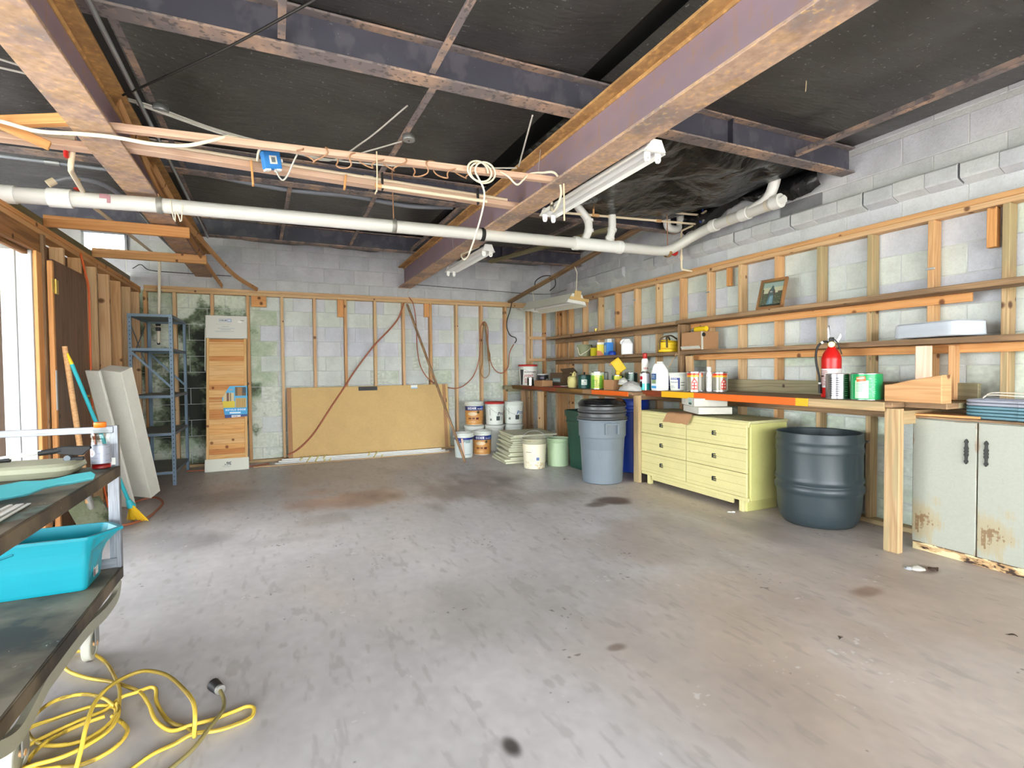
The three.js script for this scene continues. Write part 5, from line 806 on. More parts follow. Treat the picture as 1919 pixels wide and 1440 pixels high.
for (const [i, [y, r, lab2]] of [[.668, .255, 'lowest dark round top resting in the grey trash can'], [.742, .25, 'middle dark ribbed top stacked on the grey trash can'], [.80, .235, 'black open topmost rim on the grey trash can']].entries())
  solo('nested_bin', lab2, 'bin', lathe(i < 2 ? [[r - .05, .002], [r, .0], [r + .012, .010], [r + .006, .022], [r - .012, .040], [r + .004, .058], [r - .01, .072], [r - .04, .072], [r - .06, .03], [r - .05, .002]] : [[r - .06, .002], [r + .01, .0], [r + .022, .028], [r - .012, .068], [r - .02, .07], [r - .045, .06], [r - .09, .012], [r - .06, .002]], 44), i < 2 ? M.canDark : M.blackGloss, [3.155, y, 3.055]);
{
  const t = thing('wheelie_bin', 'dark green plastic bin squeezed behind the grey trash can', 'bin', [3.43, 0, 2.33]); const ring = (y, w, d) => Array.from({ length: 32 }, (_, i) => { const a = i / 32 * Math.PI * 2, c = Math.cos(a), s = Math.sin(a), p = .35; return [w * Math.sign(c) * Math.abs(c) ** p, y, d * Math.sign(s) * Math.abs(s) ** p]; });
  part(t, 'body', loft([ring(0, .165, .165), ring(.01, .17, .17), ring(.62, .205, .205), ring(.625, .22, .22), ring(.69, .225, .225), ring(.70, .215, .215), ring(.05, .16, .16)], true, true), M.binGreen); part(t, 'band', loft([ring(.55, .206, .206), ring(.553, .213, .213), ring(.57, .213, .213), ring(.573, .207, .207)]), M.binGreen);
}
pail('tall deep blue drum standing behind the trash can under the bench', [3.81, 0, 2.70], .20, .18, .83, M.blue, { name: 'drum', cat: 'drum' });
{ // cut-down plastic barrel
  const t = thing('plastic_barrel', 'dark blue grey cut-off plastic barrel beside the yellow dresser', 'barrel', [3.79, 0, 5.045]); const h = .70, R = .292; const pr = [[0, .02], [.20, .0], [.238, .01], [.265, .05], [.282, .12], [.288, .24], [R + .004, .26], [R + .012, .275], [R + .012, .30], [R, .312], [R - .002, .325], [R + .010, .338], [R + .010, .362], [R, .375], [R, .55], [R + .006, .562], [R + .006, .585], [R - .001, .597], [R, .62], [R + .006, .63], [R + .006, .65], [R, .66], [R, h], [R - .008, h + .002], [R - .010, h - .01], [R - .008, .3], [.25, .05], [.2, .02], [0, .03]];
  const g = lathe(pr, 60); const p = g.attributes.position; for (let i = 0; i < p.count; i++) { const a = Math.atan2(p.getX(i), p.getZ(i)), y = p.getY(i); const d = .022 * Math.exp(-(((a + .05) / .22) ** 2)) * sstep(.30, .42, y) * (1 - sstep(.5, .62, y)); const r = Math.hypot(p.getX(i), p.getZ(i)) || 1; p.setX(i, p.getX(i) * (1 - d / r)); p.setZ(i, p.getZ(i) * (1 - d / r)); } g.computeVertexNormals(); part(t, 'shell', g, M.barrel);
}
{ // steel base cabinet
  const t = thing('metal_cabinet', 'cream enamelled two-door base cabinet, rusty at the bottom', 'cabinet', [3.79, 0, 0]); const z0 = 5.70, z1 = 7.15, D = .30; const hT = .86;
  part(t, 'carcass', cbox(D - .02, hT - .055, z1 - z0, .003), M.cabinet, [D / 2 + .012, .055 + (hT - .055) / 2, (z0 + z1) / 2]); part(t, 'kick_plate', cbox(.016, .055, z1 - z0, .002), M.cabinetKick, [.012, .0275, (z0 + z1) / 2]);
  for (const [a, b, hz] of [[z0 + .003, 6.046, 5.998], [6.052, 6.42, 6.095], [6.426, 6.79, 6.74], [6.796, 7.147, 6.85]]) {
    const g = cbox(.02, hT - .062, b - a, .004); { const p = g.attributes.position, uv = g.attributes.uv; for (let i = 0; i < p.count; i++) uv.setXY(i, (p.getZ(i) / (b - a)) * .98 + .5, p.getY(i) / (hT - .062) * .98 + .5); } const d = part(t, 'door', g, M.cabinetDoor, [-.002, .056 + (hT - .062) / 2, (a + b) / 2]); const hp = ext([[-.006, -.066], [0, -.074], [.006, -.066], [.009, -.058], [.004, -.05], [.005, -.03], [.010, -.02], [.006, -.008], [.010, 0], [.006, .008], [.010, .02], [.005, .03], [.004, .05], [.009, .058], [.006, .066], [0, .074], [-.006, .066], [-.009, .058], [-.004, .05], [-.005, .03], [-.010, .02], [-.006, .008], [-.010, 0], [-.006, -.008], [-.010, -.02], [-.005, -.03], [-.004, -.05], [-.009, -.058]], .010, .0015); hp.rotateY(-Math.PI / 2); part(d, 'handle', hp, M.darkMetal, [-.012, .678 - .056 - (hT - .062) / 2, hz - (a + b) / 2]);
  }
  part(t, 'counter', cbox(D + .02, .012, z1 - z0 + .02, .003), M.old, [D / 2, hT + .006, (z0 + z1) / 2]);
}
solo('plywood_sheet', 'thin orange edged plywood sheet lying on the cream cabinet', 'plywood', cbox(.22, .014, .34, .002), M.orangeWood, [3.90, .881, 5.86], [0, .12, 0]);
{ // stack of shallow blue-grey trays on the cabinet
  const ring = (y, w, d) => Array.from({ length: 32 }, (_, i) => { const a = i / 32 * Math.PI * 2, c = Math.cos(a), s = Math.sin(a), p = .3; return [w * Math.sign(c) * Math.abs(c) ** p, y, d * Math.sign(s) * Math.abs(s) ** p]; });
  const a = flat(84, 126, 138, { roughness: .4 }), b = flat(146, 150, 162, { roughness: .4 });
  for (let i = 0; i < 6; i++) { const t = thing('shallow_tray', ['bottom', 'second', 'third', 'fourth', 'fifth', 'topmost'][i] + ' shallow ' + (i > 3 ? 'pale grey' : 'blue grey') + ' plastic tray in the stack on the cabinet', 'tray', [3.965, .874 + i * .0195, 6.22], 0, 'plastic trays stacked on the cabinet'); part(t, 'rim', loft([ring(0, .125, .27), ring(.004, .131, .276), ring(.015, .131, .276), ring(.018, .126, .271), ring(.014, .118, .263), ring(.004, .118, .262)], true, true), i > 3 ? b : a); part(t, 'clip', cbox(.008, .015, .06, .002), i > 3 ? b : a, [-.132, .009, .02]); }
  solo('wire_frame', 'thin white wire frame lying on the stacked plastic trays', 'wire frame', tube([[3.90, .995, 6.02], [3.90, 1.012, 6.03], [3.90, 1.014, 6.20], [4.0, 1.02, 6.22], [4.01, 1.02, 6.0], [4.0, .995, 5.98]], .0035, 40), M.wireCream);
}

// ================================================================ along the back wall
{ // flat carton leaning on the studs
  const t = thing('flat_carton', 'long flat brown cardboard carton leaning against the back studs', 'carton', [1.245, .045, .235]); t.rotation.x = -.11; t.rotation.z = .004;
  part(t, 'carton', cbox(2.22, .94, .055, .006), M.card, [0, .472, 0]); part(t, 'tape_strip', cbox(.055, .94, .004, .001), M.cardBrown, [-1.085, .472, .029]); part(t, 'tape_strip', cbox(.05, .94, .004, .001), M.cardBrown, [1.05, .472, .028]);
  part(t, 'black_label', cbox(.26, .055, .003, .0005), M.black, [-.06, .905, .029]); part(t, 'small_label', cbox(.095, .052, .003, .0005), lab(128, 64, (g, w, h) => { g.fillStyle = '#eef0ea'; g.fillRect(0, 0, w, h); g.fillStyle = '#7fb0d0'; g.fillRect(0, 8, 60, 40); g.fillStyle = '#e8d060'; g.fillRect(96, 0, 32, h); lines(g, 62, 12, 30, 4, 10, '#999'); }), [.60, .912, .029]);
  part(t, 'hand_hole', cbox(.014, .06, .004, .001), M.black, [1.075, .70, .028]);
}
{ // bundle of white trim
  const y = [[0, .012], [.03, .012], [.012, .034], [.04, .036], [.02, .056]];
  for (const [i, [dz, yy]] of y.entries()) solo('wood_strip', ['white wooden trim strip on the floor, at the back of the tied bundle', 'white wooden trim strip on the floor, at the front of the tied bundle', 'white wooden trim strip in the middle layer, back side of the tied bundle', 'white wooden trim strip in the middle layer, front side of the tied bundle', 'white wooden trim strip topmost in the tied bundle'][i], 'wood strip', bar([-.03 + .02 * i, yy, .33 + dz], [2.30 - .03 * i, yy, .345 + dz], .026, .020), M.white);
  for (const [x, n] of [[.27, 3], [.55, 1], [1.13, 2]]) { const p = []; for (let i = 0; i <= 14 * n; i++) { const a = i / 14 * Math.PI * 2; p.push([x + i * .0075 + .012 * Math.sin(a * .9), .036 + .040 * Math.sin(a), .355 + .046 * Math.cos(a)]); } solo('twine', 'yellowish plastic strip wrapped round the trim bundle, ' + (n === 3 ? 'thick left wrapping' : n === 1 ? 'single middle wrapping' : 'right wrapping'), 'twine', tube(p, .009, 40 * n, false, 6), M.bagYellow); }
  solo('floor_lath', 'long thin raw wooden lath lying on the floor before the back wall', 'timber', bar([-.28, .008, .475], [2.30, .008, .44], .02, .012), M.pine[1]);
}
{ // louvred folding door in its cardboard sleeves
  const t = thing('louver_door', 'louvered cedar folding door in cardboard end sleeves, leaning on the back wall', 'door', [-.556, 0, .565]); const W = .455, Hh = 1.965; t.rotation.set(-.226, .0, 0);
  for (const s of [-1, 1]) part(t, 'stile', cbox(.03, Hh - .02, .03, .003), M.cedar[0], [s * (W / 2 - .02), Hh / 2, 0]); for (const y of [.10, .88, 1.62]) part(t, 'rail', cbox(W - .07, .06, .028, .003), M.cedar[2], [0, y, -.002]);
  for (let i = 0; i < 24; i++) { const y = .175 + i * .0612; part(t, 'slat', cbox(W - .068, .066, .008, .003), M.cedar[Math.floor(hsh(i, 3, 8) * 4)], [0, y, .003], [.30, 0, 0]); }
  part(t, 'backing', cbox(W - .05, Hh - .06, .004, .001), M.cedar[1], [0, Hh / 2, -.018]);
  part(t, 'top_sleeve', cbox(W + .015, .30, .048, .004), M.paper, [0, Hh - .155, .0]);
  part(t, 'top_print', new THREE.PlaneGeometry(W, .29), lab(640, 400, (g, w, h) => { g.fillStyle = '#dcdad0'; g.fillRect(0, 0, w, h); g.fillStyle = '#b4bccc'; g.fillRect(200, 48, 200, 66); g.fillStyle = '#dcdad0'; g.fillRect(206, 54, 188, 54); g.fillStyle = '#aebace'; g.fillRect(330, 54, 64, 54); g.fillStyle = '#2c4684'; g.font = 'bold 40px sans-serif'; g.fillText('COLM', 212, 96); g.fillStyle = '#dfe3ea'; g.fillRect(344, 66, 36, 30); lines(g, 150, 150, 340, 1, 10, '#bdbdb4', 5); for (const [x, y, q] of [[250, 190, 130], [180, 222, 280], [230, 248, 180], [140, 278, 360]]) lines(g, x, y, q, 1, 10, '#a7b0b4', 8); g.fillStyle = '#f0efe8'; g.fillRect(500, 84, 60, 36); g.fillStyle = '#77787a'; g.fillRect(540, 74, 56, 10); }, { roughness: .8 }), [0, Hh - .155, .0246]);
  part(t, 'foot_sleeve', cbox(W + .02, .15, .05, .004), M.paper, [0, .076, .0]); part(t, 'foot_print', new THREE.PlaneGeometry(W + .01, .145), lab(512, 160, (g, w, h) => { g.fillStyle = '#dcdccc'; g.fillRect(0, 0, w, h); g.save(); g.translate(268, 66); g.rotate(Math.PI); g.fillStyle = '#2f3a4a'; g.font = 'bold 54px sans-serif'; g.fillText('36"', -40, 20); g.restore(); lines(g, 200, 96, 140, 1, 8, '#9aa3a0', 5); lines(g, 210, 112, 120, 1, 8, '#b4bab4', 4); }, { roughness: .8 }), [0, .078, .0256]);
  part(t, 'edge_card', cbox(.012, .55, .05, .002), M.paper, [-W / 2 - .008, 1.52, -.004]);
  const lf = ext([[-.02, .645], [.225, .66], [.225, 1.045], [.03, 1.045], [-.055, .89]], .003); { const p = lf.attributes.position, u = lf.attributes.uv; for (let i = 0; i < p.count; i++) u.setXY(i, (p.getX(i) + .06) / .29, (p.getY(i) - .64) / .41); }
  part(t, 'leaflet', lf, lab(290, 410, (g, w, h) => { g.fillStyle = '#5fb6e0'; g.fillRect(0, 0, w, h); g.fillStyle = '#6f5a40'; g.fillRect(150, 20, 122, 110); g.fillStyle = '#a57a4a'; g.fillRect(176, 26, 50, 104); g.fillStyle = '#3c5058'; g.fillRect(236, 24, 36, 70); g.fillStyle = '#d9c9a0'; g.fillRect(20, 90, 118, 110); g.fillStyle = '#6e4a3a'; g.fillRect(58, 90, 24, 110); g.fillStyle = '#8c7b50'; g.fillRect(92, 92, 14, 106); g.fillStyle = '#c9a866'; g.fillRect(154, 160, 120, 120); g.fillStyle = '#a88342'; for (let i = 0; i < 5; i++) g.fillRect(170 + i * 20, 166, 8, 110); g.fillStyle = '#e2c93c'; g.fillRect(6, 196, 142, 82); g.fillStyle = '#3aa2da'; g.fillRect(0, 280, w, 80); g.fillStyle = '#dff2fa'; g.font = 'bold 34px sans-serif'; g.fillText('BIFOLD DOOR', 42, 318); g.fillRect(90, 332, 120, 20); g.fillStyle = '#2a4a8c'; g.fillRect(0, 364, w, 50); g.fillStyle = '#e6e8ec'; g.fillRect(110, 372, 100, 28); g.fillStyle = '#35507c'; g.font = 'bold 20px sans-serif'; g.fillText('COLM', 118, 394); g.fillStyle = '#c8a898'; g.fillRect(86, 46, 40, 14); }, { roughness: .4 }), [0, 0, .017]);
}
solo('air_hose', 'red brown hose stretched down across the carton from the top plate', 'hose', tube([[1.72, 2.18, .11], [1.62, 1.93, .115], [1.27, 1.54, .12], [.985, 1.16, .135], [.88, 1.0, .17], [.70, .74, .215], [.42, .33, .255], [.24, .16, .27], [.12, .10, .27]], .011, 60, false, 8), M.cordRed);
solo('extension_cord', 'long red brown cord draped along the back studs and hung on a hook', 'cord', tube([[1.80, 2.27, .10], [1.85, 2.19, .11], [1.88, 2.05, .115], [1.90, 1.78, .115], [1.911, 1.47, .115], [1.964, 1.23, .12], [2.082, 1.056, .13], [2.286, .955, .14], [2.54, .925, .125], [2.754, 1.07, .115], [2.862, 1.31, .115], [2.90, 1.64, .115], [2.91, 1.87, .115], [2.967, 1.945, .12], [3.02, 1.87, .115], [3.03, 1.56, .115], [3.11, 1.23, .112], [3.246, 1.14, .11], [3.357, 1.225, .11], [3.40, 1.47, .105], [3.475, 1.60, .10]], .0075, 170, false, 7), M.cordRed);
solo('extension_cord', 'loops of cord hanging from the same hook on the back studs', 'cord', tube([[2.96, 1.94, .13], [2.93, 1.7, .13], [2.93, 1.35, .13], [2.90, 1.14, .13], [2.96, 1.07, .13], [3.03, 1.12, .13], [3.03, 1.4, .13], [2.99, 1.75, .135], [2.97, 1.93, .135], [3.0, 1.75, .14], [3.01, 1.45, .14], [3.03, 1.32, .14], [3.05, 1.42, .14], [3.0, 1.6, .14], [2.985, 1.90, .14]], .007, 120, false, 7), M.strapBrown);
solo('black_cord', 'black cord end hanging from the top plate near the corner, plugged to the red one', 'cord', tube([[3.44, 2.27, .12], [3.40, 2.1, .11], [3.36, 1.98, .105], [3.36, 1.85, .10], [3.42, 1.74, .10], [3.51, 1.70, .10], [3.52, 1.66, .10], [3.49, 1.62, .10]], .0075, 50, false, 7), M.wireBlack);
solo('cord_hook', 'round wooden peg holding the coiled cord on the back stud', 'hook', rod([2.965, 1.90, .088], [2.965, 1.905, .16], .022, 12), M.old);
solo('broom_stick', 'long grey wooden pole leaning from the floor to the back top plate', 'pole', rod([2.20, .012, 1.36], [1.765, 2.16, .118], .017, 10), M.old);
solo('paint_stick', 'flat wooden stick standing in front of the short white pail', 'stick', bar([2.29, .004, 1.07], [2.275, .27, 1.02], .028, .006), M.pinePale);
// ---- pails in the corner
const labDeck = (s) => lab(1024, 360, (g, w, h) => { g.fillStyle = '#cf9450'; g.fillRect(0, 0, w, h); for (let i = 0; i < 60; i++) { g.fillStyle = ['#c08342', '#dba765', '#b97a3c'][i % 3]; g.fillRect(hsh(i, 1, s) * w, 90 + hsh(i, 2, s) * 260, 40 + hsh(i, 3, s) * 90, 8); } g.fillStyle = '#182a6e'; g.fillRect(0, 0, w, 84); g.fillStyle = '#1f57b4'; g.fillRect(640, 0, 200, 84); g.fillStyle = '#eef0f2'; g.font = 'bold 66px sans-serif'; g.fillText('BEHR', 385, 66); g.font = 'bold 30px sans-serif'; g.fillText('Premium', 575, 64); g.fillStyle = '#e0c9a4'; g.beginPath(); g.ellipse(480, 150, 90, 34, 0, 0, 7); g.fill(); g.fillStyle = '#4a4428'; g.beginPath(); g.arc(590, 118, 26, 0, 7); g.fill(); g.fillStyle = '#7a4a2c'; g.fillRect(400, 220, 60, 34); g.fillRect(476, 220, 50, 34); g.fillStyle = '#6a2420'; g.fillRect(546, 220, 56, 40); lines(g, 400, 290, 200, 2, 18, '#e8cfa0', 6); }, { roughness: .4 });
const PR = .138, PB = .122, PH = .355;
pail('orange labelled stain pail standing on a lidded white pail at the back wall', [2.665, .385, .44], PR, PB, .345, M.pailWhite, { label: labDeck(11), lo: .03, hi: .82, bail: 0 });
pail('lidded white pail under the orange stain pail', [2.665, 0, .44], PR, PB, .372, M.pailWhite, { lid: M.pailWhite });
pail('orange labelled stain pail on the floor beside the pale tile stack', [2.66, 0, .775], .132, .120, .335, M.pailWhite, { label: labDeck(19), lo: .03, hi: .82, bail: -.5 });
const labBlue = lab(1024, 360, (g, w, h) => { g.fillStyle = '#ccd6d2'; g.fillRect(0, 0, w, h); g.fillStyle = '#1e3486'; g.fillRect(0, 0, w, 40); g.fillRect(400, 0, 90, 90); g.fillStyle = '#8ea09c'; g.fillRect(500, 40, 140, 62); g.fillStyle = '#eef2f2'; g.fillRect(520, 84, 22, 16); lines(g, 420, 60, 50, 2, 14, '#e8ecf4'); g.fillStyle = '#5b7688'; g.fillRect(480, 318, 180, 8); }, { roughness: .4 });
pail('short white pail with a navy band at the end of the carton', [2.345, 0, .885], .132, .120, .335, M.pailWhite, { label: labBlue, lo: .05, hi: .82, bail: -.6 });
const labPro = (c, s) => lab(1024, 360, (g, w, h) => { g.fillStyle = '#e2e6dc'; g.fillRect(0, 0, w, h); g.fillStyle = c; g.font = 'italic bold 92px sans-serif'; g.fillText('Pro', 560, 190); g.fillStyle = '#3d4a48'; g.fillRect(545, 205, 74, 84); g.fillStyle = '#9fb0b0'; for (let i = 0; i < 4; i++) g.fillRect(632, 214 + i * 20, 70, 8); g.fillStyle = '#767c76'; for (let i = 0; i < 7; i++) { g.fillRect(420, 70 + i * 18, 14, 10); } g.fillRect(420, 250, 38, 40); lines(g, 360, 110, 24, 9, 20, '#a8ada6', 6); }, { roughness: .42 });
pail('white pail with a red rim and black lettering at the back wall', [2.955, .385, .53], PR, PB, .33, M.pailWhite, { label: labPro('#3a3f40', 3), lo: .04, hi: .86, lid: M.redLid, bail: .9, bt: .9 });
pail('white pail with blue lettering and a wire handle at the back wall', [3.265, .385, .53], .148, .132, .33, M.pailWhite, { label: labPro('#3f6ea8', 5), lo: .04, hi: .9, bail: .9, bt: .4 });
pail('lidded white pail under the red rimmed pail', [2.955, 0, .52], PR, PB, .372, M.pailWhite, { lid: M.pailWhite });
pail('lidded white pail under the pail with blue lettering', [3.265, 0, .52], PR, PB, .372, M.pailWhite, { lid: M.pailWhite });
{ // stack of pale square tiles
  const offs = [[-.10, .03, .10], [-.09, .02, .05], [-.05, .05, .12], [-.02, .0, .02], [-.04, .04, .08], [.0, .02, -.03], [-.03, .0, .06], [.01, .02, .0], [.0, .0, .10], [.02, .03, .04], [-.01, .01, .07], [.02, .0, .02], [.03, .02, .09]];
  let y = 0; for (const [i, [dx, dz, r]] of offs.entries()) { const h = i === 12 ? .026 : .028; solo('ceiling_tile', 'pale square tile in the uneven stack beside the pails, ' + ['lowest, sticking out at the left', 'second from the bottom', 'third from the bottom', 'fourth from the bottom', 'fifth from the bottom', 'sixth from the bottom', 'middle one', 'sixth from the top', 'fifth from the top', 'fourth from the top', 'third from the top', 'second from the top', 'topmost and widest'][i], 'tile', cbox(i === 12 ? .60 : .57, h - .002, i === 12 ? .62 : .58, .006), M.tile, [3.03 + dx, y + h / 2, 1.40 + dz], [0, r - .18, 0], 'pale tiles stacked by the pails'); y += h; }
}
const labDirty = lab(1024, 360, (g, w, h) => { g.fillStyle = '#e0d8bc'; g.fillRect(0, 0, w, h); g.fillStyle = '#5d6f96'; g.fillRect(540, 190, 44, 44); lines(g, 440, 150, 90, 6, 18, '#b4ae98', 5); g.fillStyle = '#7a6f52'; g.fillRect(380, 110, 90, 8); g.fillStyle = '#b99c68'; for (let i = 0; i < 60; i++) g.fillRect(520 + hsh(i, 1, 9) * 190, 270 + hsh(i, 2, 9) * 90, 8 + 18 * hsh(i, 3, 9), 7); for (let i = 0; i < 40; i++) g.fillRect(360 + hsh(i, 4, 9) * 100, 250 + hsh(i, 5, 9) * 100, 4 + 10 * hsh(i, 6, 9), 5); }, { roughness: .55 });
pail('grimy cream bucket with a wire handle in front of the tile stack', [2.845, 0, 2.06], .148, .124, .365, M.pailDirty, { label: labDirty, lo: .02, hi: .82, bail: -.9 });
pail('pale green bucket beside the grimy cream bucket', [3.19, 0, 2.03], .138, .128, .345, M.pailGreen, { bail: -.1 });

// ================================================================ left side
{ // narrow steel shelving seen end-on
  const t = thing('steel_shelving', 'tall narrow blue grey steel shelving unit standing end-on in the back left corner', 'shelving'); const x0 = -1.375, x1 = -.985, z0 = .29, z1 = 1.215, Hh = 1.81;
  for (const x of [x0, x1]) for (const z of [z0, z1]) { const sx = x === x0 ? 1 : -1, sz = z === z0 ? 1 : -1; const p = part(t, 'upright', merge([at(cbox(.034, Hh, .003, .0008), sx * .016, Hh / 2, 0), at(cbox(.003, Hh, .034, .0008), 0, Hh / 2, sz * .016)]), M.shelfSteel, [x, 0, z]); const hs = []; for (let i = 0; i < 40; i++) hs.push(at(cbox(.008, .012, .001, .0002), sx * .017, .05 + i * .044, -sz * .002)); stuff(part(p, 'punched_slots', merge(hs), M.black)); }
  for (const y of [.135, .545, .945, 1.44, 1.795]) { const s = part(t, 'shelf', cbox(x1 - x0 - .008, .004, z1 - z0 - .008, .001), M.shelfDeck, [(x0 + x1) / 2, y + .013, (z0 + z1) / 2]); part(s, 'shelf_lip', merge([at(cbox(x1 - x0 - .008, .03, .003, .0008), 0, -.013, (z1 - z0) / 2 - .006), at(cbox(x1 - x0 - .008, .03, .003, .0008), 0, -.013, -(z1 - z0) / 2 + .006), at(cbox(.003, .03, z1 - z0 - .01, .0008), (x1 - x0) / 2 - .006, -.013, 0), at(cbox(.003, .03, z1 - z0 - .01, .0008), -(x1 - x0) / 2 + .006, -.013, 0)]), M.shelfSteel); }
  for (const [a, b] of [[[x0 + .02, 1.42, z1 + .004], [x1 - .02, 1.04, z1 + .004]], [[x0 + .02, 1.42, z0 - .004], [x1 - .02, 1.04, z0 - .004]], [[x0 - .004, 1.74, z0 + .1], [x0 - .004, 1.30, z1 - .1]], [[x0 - .004, 1.30, z0 + .1], [x0 - .004, 1.74, z1 - .1]]]) part(t, 'brace', bar(a, b, .003, .022, 0, .001), M.shelfSteel);
}
{
  const t = thing('paint_pole', 'cream extension pole with a black clip standing upright behind the steel shelving', 'pole', [-1.275, 0, .245]); part(t, 'pole', rod([0, 1.55, 0], [.03, 2.62, -.03], .017, 12), M.wireCream); part(t, 'clip', merge([at(cbox(.05, .045, .04, .006), 0, 1.72, 0), at(cbox(.05, .045, .04, .006), 0, 1.78, 0), at(cbox(.03, .03, .03, .006), 0, 1.55, 0)]), M.black); part(t, 'wall_bracket', bar([.02, 2.19, -.02], [.02, 2.19, -.15], .02, .02), M.galv);
}
{ // long beige boxes leaning against the open door
  const A = [-1.225, 1.235, 2.36], Bb = [-1.125, .075, 1.915];
  const t = thing('leaning_box', 'long beige carton leaning on the partition behind the broom', 'carton'); part(t, 'carton', bar(A, Bb, .20, .125, .52, .004), M.cream);
  const t2 = thing('beige_board', 'thin beige board leaning beside the long beige carton', 'board'); part(t2, 'board', bar([-1.335, 1.22, 2.53], [-1.20, .02, 2.17], .12, .022, .52, .003), M.cream);
}
{
  const t = thing('broom', 'broom with a turquoise handle and yellow bristles leaning by the door', 'broom'); const top = [-1.325, 1.265, 3.04], low = [-1.085, .17, 2.70]; part(t, 'handle', rod(low, top, .013, 12), M.teal); part(t, 'grip', rod([-1.3415, 1.34, 3.063], top, .006, 12, .013), M.yellow); part(t, 'ferrule', rod([-1.073, .13, 2.685], [-1.09, .19, 2.708], .032, 14, .016), M.teal);
  const br = []; for (let i = 0; i < 90; i++) { const a = hsh(i, 1, 77) - .5, b = hsh(i, 2, 77) - .5; br.push(rod([-1.073 + b * .03, .14, 2.685 + a * .05], [-1.045 + b * .07 + a * .12, .004 + hsh(i, 3, 77) * .02, 2.66 + a * .11], .0035, 5, .003)); } stuff(part(t, 'bristles', merge(br), M.straw));
}
{
  const t = thing('shovel', 'paint-stained square shovel with a long tan handle leaning on the open door', 'shovel'); part(t, 'handle', rod([-1.27, .25, 2.98], [-1.36, 1.39, 3.045], .020, 12, .017), M.pine[2]); const P = [[-1.375, .245, 3.06], [-1.235, .27, 2.86], [-1.09, .012, 2.99], [-1.23, .012, 3.20]];
  part(t, 'blade', sheet(10, 10, (u, v) => { const a = P[0].map((c, k) => lerp(c, P[1][k], u)), b = P[3].map((c, k) => lerp(c, P[2][k], u)); const q = a.map((c, k) => lerp(c, b[k], v)); q[1] += .012 * Math.sin(u * Math.PI) * (1 - v); return [...q, u * .4, v * .5]; }), std({ map: mouldMap, color: C(206, 204, 186), roughness: .6, metalness: .1, side: THREE.DoubleSide })); part(t, 'socket', rod([-1.255, .20, 2.97], [-1.285, .36, 2.99], .024, 12, .021), M.greyStrap);
}
solo('orange_cord', 'orange extension cord running down the edge of the open door', 'cord', tube([[-1.385, 2.14, 2.55], [-1.40, 2.02, 2.40], [-1.41, 1.93, 2.29], [-1.41, 1.64, 2.28], [-1.41, 1.3, 2.29], [-1.41, 1.0, 2.28], [-1.40, .6, 2.28], [-1.36, .3, 2.27], [-1.33, .05, 2.25]], .008, 60, false, 7), M.cordOrange);
solo('floor_hose', 'thin red brown hose looping on the floor behind the broom', 'hose', tube([[-1.30, .01, 2.10], [-1.10, .01, 1.80], [-.97, .01, 2.05], [-.96, .01, 2.40], [-1.0, .012, 2.68], [-1.10, .012, 2.80], [-1.25, .012, 2.6], [-1.32, .02, 2.35]], .009, 60, false, 7), M.cordRed);
solo('floor_hose', 'thin red hose end lying on the floor beside the steel shelving', 'hose', tube([[-1.0, .01, .40], [-.86, .01, .42], [-.55, .01, .38], [-.3, .012, .40], [-.1, .01, .30]], .008, 30, false, 7), M.cordRed);

